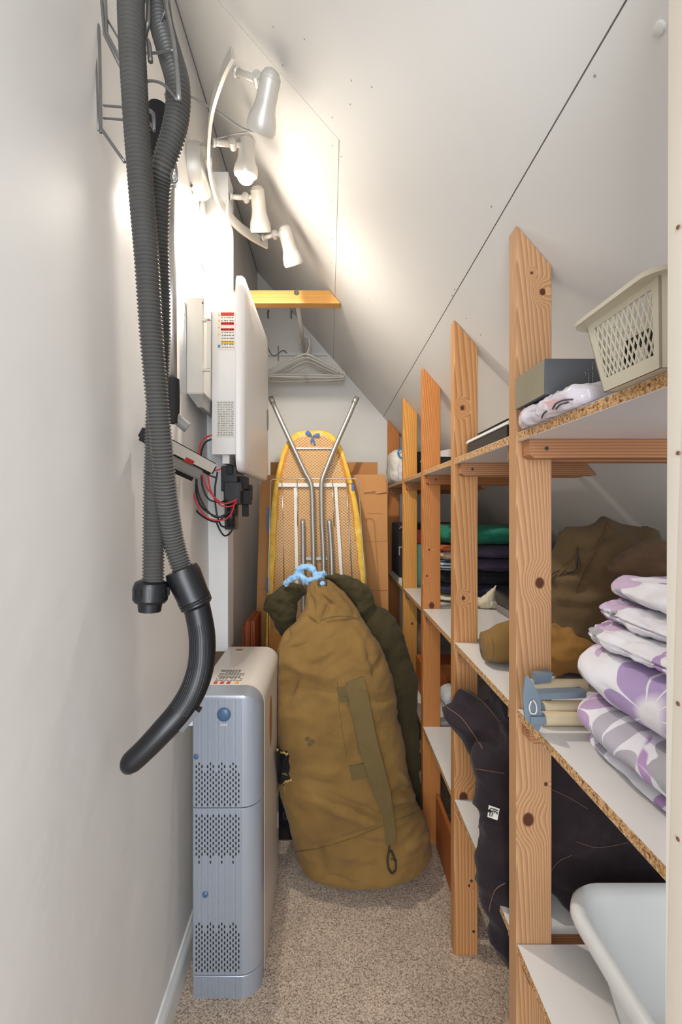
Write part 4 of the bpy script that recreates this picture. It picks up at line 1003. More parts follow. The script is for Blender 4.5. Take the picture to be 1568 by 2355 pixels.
# expanded metal mesh
b = B(); zt0 = 0.80; zt1 = 1.83; rowh = 0.0078; colw = 0.0095
def width_at(z):
    def xi(poly):
        best = None
        for a, c in zip(poly[:-1], poly[1:]):
            if (a.z-z)*(c.z-z) <= 0 and abs(a.z-c.z) > 1e-6:
                t = (z-a.z)/(c.z-a.z); best = a.x+(c.x-a.x)*t
        return best
    return xi(Lf), xi(Rf)
r_ = 0; z = zt0
while z < zt1:
    a, c = width_at(z)
    if a is not None and c is not None and c-a > 0.10:
        x = math.ceil((a+0.034)/colw)*colw; k = int(round(x/colw)); prev = None
        while x < c-0.034:
            s = 1 if (k % 2 == 0) else -1
            zz = z+s*rowh*0.5*(1 if r_ % 2 == 0 else -1)
            p = pi_.xz(x, zz, 0.0045)
            if prev is not None:
                dvec = (p-prev).normalized(); sd = pi_.n.cross(dvec)*0.0013
                b.faces.new([b.verts.new(v) for v in (prev-sd, p-sd, p+sd+pi_.n*0.001, prev+sd+pi_.n*0.001)])
            prev = p; x += colw; k += 1
    z += rowh; r_ += 1
mm_ = evald(b, [('SOLIDIFY', dict(thickness=0.0007))]); obj('expanded_metal_mesh', mm_, plain('mesh_paint', 'd8cba9', 0.4, 0.2), IB)
def legt(pts, r, name, flat=None, n=6):
    b = B(); tube(b, catmull([tuple(pi_.at(x, y, o)) for x, y, o in pts], n), r, 16); return obj(name, b, M['alu'], IB, True)
def dn(px, z, off): v = pi_.xz(0, z, off); return (px, VY-(v.z-H)*F/v.y, off)
legt([(622, 914, .05), (640, 955, .05), (670, 1020, .048), (700, 1084, .045), (712, 1106, .045), (717, 1128, .045), (719, 1200, .045), (721, 1300, .045), dn(722, .50, .045)], 0.0125, 'leg')
legt([(820, 914, .05), (803, 955, .05), (774, 1020, .048), (748, 1084, .045), (741, 1104, .045), (739, 1126, .045), (740, 1200, .045), (744, 1300, .045), dn(746, .50, .045)], 0.0125, 'leg')
for (x, y, x2, y2) in ((622, 914, 628, 928), (820, 914, 814, 928)):
    b = B(); tube(b, [pi_.at(x, y, .05), pi_.at(x2, y2, .05)], 0.0150, 16); obj('foot_cap', b, M['alu'], IB, True)
legt([(696, 1196, .035), (697, 1310, .035), dn(698, .52, .035)], 0.0125, 'strut'); legt([(757, 1196, .035), (763, 1310, .035), dn(766, .52, .035)], 0.0125, 'strut')
def flat(name, a, c, hw, mat='applcream', off=0.014):
    b = B(); A_ = pi_.at(a[0], a[1], off); C_ = pi_.at(c[0], c[1], off) if len(c) == 2 else c
    d = (C_-A_).normalized(); s = pi_.n.cross(d)*hw; prism(b, [A_-s, A_+s, C_+s, C_-s], pi_.n*0.006); return obj(name, b, M[mat], IB)
flat('channel', (679, 1122), (683, 1345), 0.008); flat('channel', (772, 1121), (786, 1345), 0.008)
flat('crossbar', (640, 1116), (796, 1116), 0.0105); flat('crossbar', (678, 1032), (768, 1032), 0.004, 'wire', 0.008); flat('crossbar', (703, 1285), (752, 1285), 0.007, 'wire', 0.008)
b = B(); wfp = [dn(617, .70, .012), (618, 1320, .012), (620, 1200, .012), (622, 1108, .03), (626, 1102, .03), (720, 1101, .03), (818, 1101, .03), (824, 1106, .03), (830, 1200, .02), (838, 1320, .012), dn(842, .70, .012)]
tube(b, [pi_.at(*p) for p in wfp], 0.0026, 8)
for pts in ([(648, 1102, .03), (651, 1200, .012), (653, 1345, .012)], [(683, 1101, .03), (684, 1210, .02)], [(764, 1101, .03), (768, 1210, .02)], [(796, 1102, .03), (802, 1200, .012), (810, 1345, .012)]):
    tube(b, [pi_.at(*p) for p in pts], 0.0022, 8)
obj('wire_linen_rest', b, M['chrome'], IB, True)
b = B()
for (c0, c1, w_) in (((716, 1002), (704, 993), .012), ((720, 1003), (735, 1000), .010), ((719, 1004), (723, 1022), .006), ((718, 1004), (715, 1018), .004)):
    A_ = pi_.at(c0[0], c0[1], .012); C_ = pi_.at(c1[0], c1[1], .014); d = (C_-A_).normalized()
    ribbon(b, [A_, (A_+C_)/2+pi_.n*0.004, C_], [w_*.35, w_*.9, w_], pi_.n.cross(d), 0.002)
obj('cover_tie_bow', b, M['bluepatch'], cov)
b = B()
for (x, y, w_, h_) in ((617, 1195, 5, 26), (811, 1120, 5, 9), (616, 1345, 5, 18)):
    prism(b, [pi_.at(x-w_*.6, y-h_, .005), pi_.at(x+w_*.6, y-h_, .005), pi_.at(x+w_*.6, y+h_, .005), pi_.at(x-w_*.6, y+h_, .005)], pi_.n*0.0012)
obj('cover_print', b, M['bluepatch'], cov)

# ------------------------------------------------------------------ duffel bags
def pix(p): return VX+p.x*F/p.y, VY-(p.z-H)*F/p.y
def creased(p, creases):
    x, y = pix(p); t_ = 0.0
    for (x0, y0, x1, y1, w_, dp) in creases:
        dx, dy = x1-x0, y1-y0; L2 = dx*dx+dy*dy; k = max(0, min(1, ((x-x0)*dx+(y-y0)*dy)/L2))
        d2 = (x-x0-k*dx)**2+(y-y0-k*dy)**2
        if d2 < 9*w_*w_:
            fade = 0.35+0.65*math.sin(PI*min(1, max(0, k)))
            t_ += dp*fade*math.exp(-d2/(w_*w_))
    return t_
def bagmesh(secs, nseg=112, nring=110, creases=(), seed=0, amp=0.010, pleat=0.006, e=2.25, pl_from=0.72, npl=11):
    cs = catmull([(*P(l[0], l[1], d), *P(r[0], r[1], d), b_) for l, r, d, b_ in secs], 12)
    m = len(cs); b = B(); rings = []
    for i in range(nring):
        f = i/(nring-1)*(m-1); k = min(int(f), m-2); t = f-k
        v = [a+(c-a)*t for a, c in zip(cs[k], cs[k+1])]
        Lv, Rv, bb = Vector(v[:3]), Vector(v[3:6]), v[6]; C_ = (Lv+Rv)/2; a_ = (Rv-Lv)/2; u = i/(nring-1); rg = []
        for s in range(nseg):
            th = 2*PI*s/nseg; cx_, sx_ = math.cos(th), math.sin(th)
            q = (abs(cx_)**e+abs(sx_)**e)**(-1/e)
            p = C_+a_*cx_*q+Vector((0, -1, 0.0))*sx_*q*bb
            nn = (a_.normalized()*cx_+Vector((0, -1, 0))*sx_)
            so = seed*7.3
            # broad slanting folds, sharper ridges, pleats gathered at the neck
            w1 = fbm((p.x*5+so+p.z*1.5, p.y*5, p.z*7-p.x*3), 3)
            w2 = noise.noise(Vector((p.x*9+p.z*4+so, p.y*8, p.z*20-p.x*9)))
            w2 = -abs(w2)**0.8
            dsp = amp*(0.9*w1+0.9*w2+0.30)
            if u > pl_from:
                g = (u-pl_from)/(1-pl_from); dsp += pleat*g*math.sin(npl*th+3*math.sin(u*9)+seed)
            edge = min(1, u*14, (1-u)*8)
            if creases and sx_ > 0: dsp += 1.5*creased(p, creases)*min(1, sx_*3)
            p = p+nn*dsp*edge
            if p.z < 0.002: p.z = 0.002
            rg.append(p)
        rings.append(rg)
    loftrings(b, rings); return b
secs = [((800, 1990), (880, 1985), 1.75, .03), ((728, 1996), (950, 1985), 1.75, .105), ((690, 1978), (988, 1966), 1.75, .128), ((677, 1945), (990, 1928), 1.752, .132), ((668, 1900), (972, 1872), 1.757, .135),
        ((655, 1850), (956, 1836), 1.76, .135), ((643, 1790), (940, 1780), 1.765, .135), ((637, 1710), (925, 1705), 1.77, .135), ((636, 1630), (914, 1632), 1.775, .132), ((635, 1560), (900, 1560), 1.785, .125),
        ((633, 1505), (880, 1500), 1.80, .11), ((650, 1462), (850, 1455), 1.815, .09), ((682, 1428), (830, 1424), 1.83, .070), ((702, 1398), (822, 1402), 1.845, .055), ((707, 1368), (800, 1372), 1.86, .040), ((712, 1345), (775, 1348), 1.87, .024), ((722, 1334), (757, 1334), 1.875, .010)]
CREASES = [(703, 1344, 722, 1412, 5, -.008), (730, 1366, 780, 1401, 5, -.009), (758, 1387, 735, 1436, 6, -.014), (700, 1420, 732, 1440, 5, -.010), (737, 1436, 829, 1424, 4, -.007), (775, 1375, 815, 1412, 9, .007),
    (665, 1444, 652, 1470, 4, -.010), (628, 1492, 700, 1435, 6, -.010), (645, 1500, 722, 1478, 6, -.009), (722, 1510, 775, 1492, 9, .007), (684, 1552, 656, 1620, 9, -.014), (665, 1528, 760, 1558, 12, .010), (700, 1570, 770, 1590, 9, -.006),
    (815, 1458, 835, 1485, 8, .007), (842, 1490, 860, 1540, 6, -.010), (882, 1505, 856, 1555, 7, -.013), (851, 1610, 901, 1600, 5, -.011), (858, 1628, 905, 1622, 8, .008), (858, 1676, 912, 1656, 6, -.008), (735, 1480, 700, 1540, 14, .008),
    (650, 1640, 720, 1660, 12, .006), (687, 1794, 785, 1818, 9, -.010), (700, 1770, 780, 1785, 12, .008), (745, 1824, 885, 1884, 8, -.014), (730, 1845, 860, 1898, 12, .010), (893, 1832, 946, 1806, 6, -.018), (900, 1868, 960, 1842, 6, -.013), (905, 1850, 955, 1826, 7, .010),
    (918, 1782, 945, 1818, 7, .010), (800, 1690, 770, 1760, 14, .006), (730, 1948, 745, 2010, 10, -.008), (755, 2012, 815, 2034, 6, -.008), (770, 1960, 860, 1975, 14, .009), (930, 1960, 985, 1925, 8, .008), (800, 1930, 880, 1940, 8, -.007), (676, 1962, 968, 1868, 4, -.005)]
DB = thing('duffel_bag', 'stuffed khaki canvas duffel bag with webbing strap, leaning in the aisle on the carpet', 'duffel bag', (0.08, 1.76, 0))
bm = bagmesh(secs, seed=1, amp=0.011, creases=CREASES, nseg=150, nring=170)
for v in bm.verts:
    if v.co.y < 1.79: v.co.x = max(v.co.x, -0.1955)
bm.normal_update(); bvh = BVHTree.FromBMesh(bm)
bagb = obj('bag_body', bm, M['canvas'], DB, True)
def surf(px, py, off=0.003, tree=None, dflt=1.6):
    d = Vector(((px-VX)/F, 1, (VY-py)/F)).normalized(); hit = (tree or bvh).ray_cast(Vector((0, 0, H)), d)
    if hit[0] is None: return P(px, py, dflt)
    return hit[0]+hit[1]*off if hit[1].dot(d) < 0 else hit[0]-hit[1]*off
def strap(pts, hw, parent, name='strap', mat='canvas_strap', off=0.006, n=6, th=0.0025, tree=None):
    pp = catmull([(*p[:2], p[2] if len(p) > 2 else off, hw_) for p, hw_ in zip(pts, hw)], n)
    ctr = [surf(p[0], p[1], p[2], tree) for p in pp]
    for _ in range(14): ctr = [ctr[0]]+[(ctr[i-1]+ctr[i]*2+ctr[i+1])/4 for i in range(1, len(ctr)-1)]+[ctr[-1]]
    b = B(); wd = []
    for i in range(len(ctr)):
        t = (ctr[min(i+1, len(ctr)-1)]-ctr[max(i-1, 0)]).normalized(); wd.append(t.cross(Vector((0, -1, 0))).normalized())
    ribbon(b, ctr, [p[3] for p in pp], wd, th); return obj(name, b, M[mat], parent, 40)
strap([(814, 1564, .006), (820, 1590, .020), (832, 1660, .030), (845, 1720, .034), (860, 1770, .034), (874, 1815, .032), (884, 1860, .024)], [.036, .036, .034, .033, .032, .029, .018], DB, 'shoulder_strap')
strap([(876, 1790, .024), (884, 1830, .022), (891, 1880, .020), (897, 1938, .014)], [.012, .018, .019, .019], DB, 'strap_tail')
strap([(786, 1580, .005), (794, 1612, .005)], [.020, .020], DB, 'strap_patch'); strap([(822, 1757, .005), (828, 1790, .005)], [.032, .030], DB, 'strap_patch')
strap([(792, 1600, .010), (808, 1635, .014), (820, 1680, .018), (826, 1730, .014)], [.005, .005, .005, .005], DB, 'cord')
def line(pts, r, name, mat, parent, off=0.002, n=8, tree=None):
    b = B(); tube(b, [surf(p[0], p[1], off, tree) for p in catmull(pts, n)], r, 6); return obj(name, b, M[mat], parent, True)
line([(680, 1958), (700, 1957), (760, 1945), (830, 1920), (900, 1893), (945, 1874), (966, 1864)], 0.0022, 'base_seam', 'canvas', DB)
line([(775, 1568), (779, 1620), (787, 1680), (797, 1740)], 0.0010, 'side_seam', 'canvas_strap', DB, 0.0006)
line([(737, 1427), (770, 1418), (805, 1418), (828, 1428)], 0.0014, 'neck_seam', 'canvas_strap', DB, 0.0006)
b = B(); e0 = surf(741, 1342, 0.003); nn = (Vector((0, 0, H))-e0).normalized(); lathe(b, e0-nn*0.003, nn, [(0, 0.020), (0.005, 0.019), (0.007, 0.015), (0.005, 0.011), (0.0, 0.011)], 24); eye = obj('metal_eyelet', b, M['screw'], DB, True)
b = B(); lathe(b, e0-nn*0.001, nn, [(0, 0.0105), (0.002, 0.010), (0.002, 0.001)], 16); obj('eyelet_lining', b, M['bluerope'], eye)
# torn hole
b = B(); hp_ = [(637, 1728), (645, 1722), (652, 1728), (660, 1726), (666, 1735), (664, 1750), (668, 1765), (664, 1780), (669, 1792), (658, 1800), (648, 1808), (640, 1800)]
ctr_ = surf(650, 1765, 0.004); vs_ = [b.verts.new(surf(x, y, 0.0025)) for x, y in hp_]; cv = b.verts.new(ctr_)
for i in range(len(vs_)): b.faces.new((vs_[i], vs_[(i+1) % len(vs_)], cv))
obj('torn_hole', b, M['black_matte'], DB, label='ragged dark tear')
b = B()
for (a, c) in (((638, 1724), (664, 1732)), ((656, 1798), (672, 1792))):
    pts = [surf(a[0]+(c[0]-a[0])*k/8, a[1]+(c[1]-a[1])*k/8+2*math.sin(k*2.1), 0.005+0.002*(k % 2)) for k in range(9)]; tube(b, pts, 0.004, 6)
for (pts) in ([(655, 1800), (648, 1805), (642, 1815), (638, 1830)], [(658, 1803), (656, 1812), (655, 1822)], [(666, 1796), (660, 1804)]):
    tube(b, [surf(x, y, 0.004) for x, y in pts], 0.0012, 5)
obj('frayed_edge', b, M['creamcloth'] if False else plain('frayed_canvas', 'a98a55', 0.9), DB, True)
# clip
b = B(); cpt = [(893, 1935), (893, 1955), (889, 1975), (893, 1995), (902, 2004), (909, 1990), (905, 1970), (897, 1955)]
tube(b, catmull([tuple(surf(x, y, 0.009)) for x, y in cpt], 5), 0.0035, 8); tube(b, [surf(897, 1972, .012), surf(910, 1976, .012)], 0.002, 6); obj('snap_hook', b, M['screw'], DB, True)
b = B()
for (x, y, r) in ((707, 1700, 6), (717, 1706, 7), (712, 1712, 5)):
    c = surf(x, y, 0.0006); c2 = [surf(x+r*math.cos(a), y+r*math.sin(a), 0.0006) for a in [2*PI*k/12 for k in range(12)]]
    b.faces.new([b.verts.new(p) for p in c2])
obj('stain', b, M['canvas_strap'], DB)

secs2 = [((780, 1960), (930, 1940), 1.975, .03), ((735, 1945), (966, 1925), 1.975, .068), ((728, 1900), (967, 1880), 1.975, .075), ((722, 1800), (966, 1800), 1.98, .078), ((720, 1700), (964, 1710), 1.98, .078), ((720, 1620), (962, 1625), 1.985, .078), ((722, 1560), (957, 1560), 1.99, .078),
         ((726, 1500), (940, 1500), 1.995, .075), ((735, 1450), (918, 1447), 2.0, .065), ((750, 1415), (896, 1412), 2.01, .05), ((770, 1398), (872, 1396), 2.015, .03), ((800, 1392), (850, 1390), 2.02, .012)]
D2 = thing('duffel_bag', 'dark olive canvas duffel bag standing behind the khaki duffel, slumped top folding over both sides', 'duffel bag', (0.15, 2.03, 0))
bm = bagmesh(secs2, seed=5, amp=0.014, nseg=90, nring=90, pl_from=0.8, npl=7); bm.normal_update(); bvh2 = BVHTree.FromBMesh(bm); obj('bag_body', bm, M['olive'], D2, True)
def lump(specs, voxel=0.009, amp=0.008, seed=0, sc=9.0, fold=1.0, smooth=6, zmin=None):
    b = B()
    for s in specs:
        if s[0] == 't':
            tube(b, [Vector(p[:3]) for p in catmull([(*P(*q[:3]), q[3]) for q in s[1]], 6)], [p[3] for p in catmull([(*P(*q[:3]), q[3]) for q in s[1]], 6)], 18)
        elif s[0] == 'p': pillow(b, *s[1], e=s[2] if len(s) > 2 else 3.0, amp=0.0, cuts=14)
        elif s[0] == 'w': pts = catmull(s[1], 6); tube(b, [Vector(p[:3]) for p in pts], [p[3] for p in pts], 18)
    b = remesh(b, voxel, smooth)
    def fn(c):
        w1 = fbm(c*sc+Vector((seed*3.3, 0, 0)), 3); w2 = -abs(noise.noise(Vector((c.x*sc*1.3+c.z*sc, c.y*sc, c.z*sc*2.2+seed))))**0.7
        return amp*(w1+fold*w2+0.3)
    displace(b, fn)
    if zmin is not None:
        for v in b.verts: v.co.z = max(v.co.z, zmin)
    return b
bm = lump([('t', [(700, 1352, 2.02, .02), (670, 1365, 2.0, .045), (650, 1390, 1.99, .06), (655, 1425, 1.98, .055), (672, 1465, 1.99, .04), (690, 1510, 2.0, .03)]), ('t', [(660, 1380, 2.0, .03), (625, 1380, 1.98, .030), (618, 1405, 1.98, .022)])], 0.007, 0.012, 3, 11)
obj('left_flap', bm, M['olive'], D2, True)
bm = lump([('t', [(765, 1335, 2.0, .018), (790, 1350, 2.0, .045), (820, 1365, 2.0, .055), (835, 1385, 2.0, .05), (815, 1400, 1.98, .05)]), ('t', [(745, 1326, 1.98, .012), (770, 1330, 1.98, .022), (800, 1345, 1.99, .04)])], 0.007, 0.010, 4, 12)
obj('top_fold', bm, M['olive'], D2, True)
# blue cloth tie between the bags
b = B()
for r_, pts in ((.010, [(655, 1345, 1.96), (670, 1332, 1.95), (690, 1325, 1.94), (700, 1335, 1.93), (712, 1338, 1.92)]), (.010, [(682, 1328, 1.95), (686, 1312, 1.95), (702, 1303, 1.95), (718, 1308, 1.94), (726, 1322, 1.93), (738, 1322, 1.92), (748, 1316, 1.93)]), (.009, [(686, 1322, 1.955), (700, 1332, 1.93), (716, 1334, 1.91), (730, 1330, 1.91), (742, 1328, 1.92)]), (.007, [(694, 1306, 1.96), (690, 1322, 1.95), (700, 1330, 1.94)])):
    tube(b, catmull([tuple(P(*p)) for p in pts], 6), r_*1.35, 10)
b = remesh(b, 0.003, 3); displace(b, lambda c: 0.005*noise.noise(c*70)+0.002*noise.noise(c*180)); tag(obj('blue_cloth_tie', b, M['bluerope'], None, True), 'pale blue knotted cloth on top of the duffel bags in front of the ironing board', 'cloth')

# ------------------------------------------------------------------ things on the lowest level
LJ = thing('dark_jacket', 'dark plum padded jacket stuffed under the middle shelf, a sleeve hanging out into the aisle', 'jacket', (0.7, 1.2, 0.494))
bm = lump([('t', [(1046, 1606, 1.345, .040), (1062, 1622, 1.33, .058), (1100, 1665, 1.30, .070), (1150, 1720, 1.26, .085), (1220, 1760, 1.22, .09)]),
           ('t', [(1142, 1720, 1.16, .052), (1140, 1790, 1.15, .052), (1145, 1860, 1.14, .050), (1152, 1915, 1.13, .052)]),
           ('t', [(1152, 1915, 1.12, .050), (1150, 1985, 1.10, .052), (1155, 2050, 1.09, .055), (1160, 2110, 1.09, .052)]),
           ('t', [(1160, 2110, 1.09, .048), (1168, 2160, 1.09, .044), (1190, 2205, 1.09, .036), (1205, 2235, 1.09, .022)]),
           ('p', (0.45, 1.18, 1.012, 1.40, 0.485, 0.90), 7.0), ('p', (0.53, 1.16, 1.008, 1.30, 0.47, 0.62), 9.0), ('p', (0.44, 0.72, 1.06, 1.36, 0.60, 0.96))], 0.011, 0.016, 2, 8.0, 1.3)
for v in bm.verts:
    if v.co.x > 0.535: v.co.z = max(v.co.z, 0.4955)
    v.co.z = min(v.co.z, 0.967)
bm.normal_update(); bv = BVHTree.FromBMesh(bm); jk = obj('quilted_shell', bm, M['jacket'], LJ, True)
line([(1012, 1607), (1030, 1628), (1060, 1650), (1090, 1690), (1110, 1722)], 0.0016, 'piped_seam', 'jacketseam', LJ, 0.001, tree=bv)
line([(1052, 1580), (1090, 1600), (1120, 1625), (1150, 1660)], 0.0009, 'stitching', 'jacketseam', LJ, 0.001, tree=bv)
line([(1094, 1768), (1120, 1772), (1160, 1778)], 0.0009, 'stitching', 'jacketseam', LJ, 0.001, tree=bv)
line([(1162, 2030), (1140, 2045), (1130, 2070), (1125, 2095)], 0.0012, 'stitching', 'jacketseam', LJ, 0.001, tree=bv)
line([(1268, 1815), (1310, 1835), (1350, 1860)], 0.0008, 'stitching', 'jacketseam', LJ, 0.001, tree=bv)
line([(1325, 1935), (1370, 1948), (1420, 1942), (1445, 1935)], 0.0008, 'stitching', 'jacketseam', LJ, 0.001, tree=bv)
line([(1265, 2005), (1285, 1980), (1315, 1965)], 0.0008, 'stitching', 'jacketseam', LJ, 0.001, tree=bv)
b = B(); q = [surf(x, y, 0.004, bv) for x, y in ((1125, 1852), (1147, 1859), (1144, 1884), (1122, 1876))]; prism(b, q, (0, -0.001, 0)); lb = obj('cloth_label', b, M['labelpaper'], LJ, label='small white sewn label')
b = B(); u_ = (q[1]-q[0]); v_ = (q[3]-q[0])
for (a0, b0, a1, b1) in ((.15, .15, .15, .85), (.15, .15, .85, .15), (.35, .3, .35, .8), (.5, .3, .5, .8), (.65, .3, .8, .8), (.8, .3, .8, .8), (.35, .3, .8, .3), (.35, .55, .6, .55)):
    tube(b, [q[0]+u_*a0+v_*b0+Vector((0, -0.0035, 0)), q[0]+u_*a1+v_*b1+Vector((0, -0.0035, 0))], 0.0011, 5)
obj('label_print', b, M['ink'], lb)
b = B(); prism(b, [(0.447, 1.50, 0.0), (0.462, 1.50, 0.0), (0.462, 1.50, 0.212), (0.447, 1.50, 0.212)], (0, 0.405, 0))
pk_ = tag(obj('wooden_plank', b, M['orangewood']), 'short orange wooden board standing on edge on the carpet under the lowest shelf', 'board')
b = B(); screwhead(b, (0.4465, 1.56, 0.175), (-1, 0, 0), 0.006); obj('metal_catch', b, M['screw'], pk_)
b = B(); pillow(b, 0.505, 0.62, 2.02, 2.16, 0.4935, 0.60, e=2.4, amp=0.006, sc=20, seed=3, cuts=12); tag(obj('cloth_bundle', b, M['whitecloth'], None, True), 'small pale cloth bundle on the lowest shelf behind the dark jacket', 'cloth')
tag(obj('wooden_box', box(0.45, 0.63, 2.20, 2.36, 0.4935, 0.66, 0.004), M['orangewood']), 'small orange wooden box at the back of the lowest shelf between posts', 'box')
b = B(); pillow(b, 0.43, 0.60, 2.52, 2.80, 0.4935, 0.75, e=3, amp=0.01, sc=12, seed=8, cuts=14); tag(obj('beige_bundle', b, M['beigecloth'], None, True), 'beige cloth bundle on the lowest shelf near the back wall', 'cloth')

# white tub
TB = thing('plastic_tub', 'large empty white plastic storage tub on the lowest shelf at the right edge', 'tub', (0.68, 0.75, 0.494))
def rrect(x0, x1, y0, y1, r, z, n=8):
    out = []
    for (cx_, cy_, a0) in ((x1-r, y1-r, 0), (x0+r, y1-r, 90), (x0+r, y0+r, 180), (x1-r, y0+r, 270)):
        for k in range(n+1): a = math.radians(a0+90*k/n); out.append(Vector((cx_+r*math.cos(a), cy_+r*math.sin(a), z)))
    return out
zb_, zr = 0.4935, 0.645
T0 = dict(x0=.545, x1=.84, y0=.50, y1=.866)
def tr(x): return None
rings = [rrect(.522, .855, .525, .815, .045, zb_), rrect(.510, .867, .513, .828, .05, zb_+0.006), rrect(.492, .890, .462, .898, .06, zr-0.034), rrect(.480, .902, .450, .910, .066, zr-0.036),
         rrect(.470, .912, .438, .928, .074, zr-0.034), rrect(.464, .918, .432, .936, .078, zr-0.020), rrect(.466, .916, .434, .935, .078, zr-0.006), rrect(.474, .908, .440, .930, .074, zr+0.001), rrect(.484, .898, .450, .918, .068, zr), rrect(.492, .890, .460, .906, .062, zr-0.010),
         rrect(.512, .865, .516, .826, .05, zb_+0.012), rrect(.535, .84, .54, .80, .04, zb_+0.006)]
b = B(); loftrings(b, rings); obj('tub_body', b, M['tub'], TB, 50)
b = B()
for y in (.60, .70): prism(b, [(.4905, y, zr-0.036), (.4905, y+0.012, zr-0.036), (.511, y+0.012, zb_+0.008), (.511, y, zb_+0.008)], (-0.003, 0.0, 0.0))
obj('side_ribs', b, M['tub'], TB)

# ------------------------------------------------------------------ middle shelf, near bay
BR = thing('roller_blind_parts', 'rolled cream blinds with blue grey bracket on the middle shelf by the nearest post', 'roller blinds', (0.44, 0.88, 0.99))
for (py, dd, r, x0_, x1_) in ((1577, .93, .0135, 1222, 1345), (1628, .905, .0135, 1248, 1345), (1664, .884, .0132, 1250, 1345)):
    a = P(x0_, py, dd); c = P(x1_, py-4, dd); a.z = max(a.z, Z2+r+0.0005); c.z = a.z; b = B(); tube(b, [a, c], r, 20)
    ro = obj('blind_roll', b, M['blind'], BR, 50)
    b = B(); lathe(b, a, a-c, [(0, r*.8), (0.004, r*.8), (0.004, r*.4), (0.010, r*.35), (0.011, 0.002)], 16); obj('spindle', b, M['bluegrey'], ro, 40)
b = B(); zf = Z2+0.0005
def yz(px, py, x): d = x*F/(px-VX); return Vector((x, d, H+(VY-py)*d/F))
xx = 0.402
prism(b, [P(1205, 1560, .86), P(1212, 1552, .86), P(1218, 1562, .86), P(1240, 1600, .86), P(1244, 1662, .86), P(1236, 1682, .86), P(1205, 1650, .86), P(1200, 1600, .86)], (0, -0.004, 0))
o_ = obj('end_bracket', b, M['bluegrey'], BR)
b = B(); A_, C_ = P(1213, 1598, .872), P(1340, 1592, .872); rotbox(b, (A_+C_)/2, (C_-A_)/2, (0, 0.012, 0), (0, 0, 0.006)); obj('head_rail', b, M['bluegrey'], BR)
b = B(); rotbox(b, P(1245, 1556, .925), (0.016, 0, 0.002), (0.0, 0.010, 0), (0.002, 0, 0.010)); obj('clip', b, M['bluegrey'], BR)
b = B(); rotbox(b, P(1236, 1655, .855), (0.014, 0, 0), (0, 0.004, 0), (0, 0, 0.007)); obj('clip', b, M['bluegrey'], BR)
b = B(); tube(b, catmull([tuple(P(x, y, .853)) for x, y in ((1222, 1612), (1217, 1625), (1221, 1640), (1232, 1640), (1233, 1622), (1226, 1610))], 4), 0.0016, 6); obj('bracket_slot', b, M['applcream'], BR, True)

def fabric_slab(name, x0, x1, y0, y1, z0, z1, mat, lab, grp, seed, amp=0.007, layers=2, sag=0.0, e=4.6, sc=11):
    """folded linen: the fold shows as a fat rounded edge with thin layers"""
    b = B(); pillow(b, x0, x1, y0, y1, z0, z1, e=e, amp=amp, sc=sc, seed=seed, cuts=44, ez=2.2)
    h = (z1-z0)
    for v in b.verts:
        t = (v.co.z-z0)/h
        g = 0
        for k in range(1, layers):
            zc = k/layers+0.05*noise.noise(Vector((v.co.x*5, v.co.y*6, k+seed)))
            g += math.exp(-((t-zc)/0.035)**2)
        v.co.x += 0.010*g*(1 if v.co.x < (x0+x1)/2 else -1)*min(1, h/0.05)
        v.co.z = max(z0, min(z1, v.co.z))
    return tag(obj(name, b, mat, None, True), lab, 'bed linen', grp)
fl = lambda nm, fs: floralmat(nm, fs)
G_ = None
# object-space yz coordinates: origin = base centre of each object
fabric_slab('folded_sheet', .452, .86, .545, .850, Z2+.0008, 1.012, fl('linen_a', []), 'thin folded floral sheet, the bottom one of the linen stack on the middle shelf', G_, 1, .002)
mB = floralmat('linen_b', [(0.02, 0.0, 0.085, 'b3afb9'), (0.125, 0.045, 0.065, 'b69bbd')])
mA = floralmat('linen_c', [(-0.075, 0.040, 0.110, 'ad98c2')], swirl=None)
fabric_slab('folded_duvet_cover', .432, .87, .53, .858, 1.0125, 1.084, mB, 'folded duvet cover with grey petals, second from the bottom of the linen stack', G_, 2, .006, 1)
fabric_slab('folded_duvet_cover', .436, .87, .53, .866, 1.0845, 1.172, mA, 'thick folded duvet cover with large purple flower, in the middle of the linen stack', G_, 3, .006, 1)
fabric_slab('crumpled_sheet', .455, .87, .54, .862, 1.1725, 1.211, fl('linen_d', []), 'crumpled purple patterned sheet lying on the thick duvet cover', G_, 4, .010, 2, sc=20)
fabric_slab('crumpled_pillowcase', .473, .87, .54, .856, 1.2115, 1.248, fl('linen_e', []), 'crumpled grey and purple pillowcase, second from the top of the linen stack', G_, 6, .010, 2, sc=20)
fabric_slab('folded_pillowcase', .488, .87, .54, .85, 1.2485, 1.292, fl('linen_f', []), 'folded pale pillowcase with purple leaves, topmost of the linen stack', G_, 7, .006, 1, sc=14)

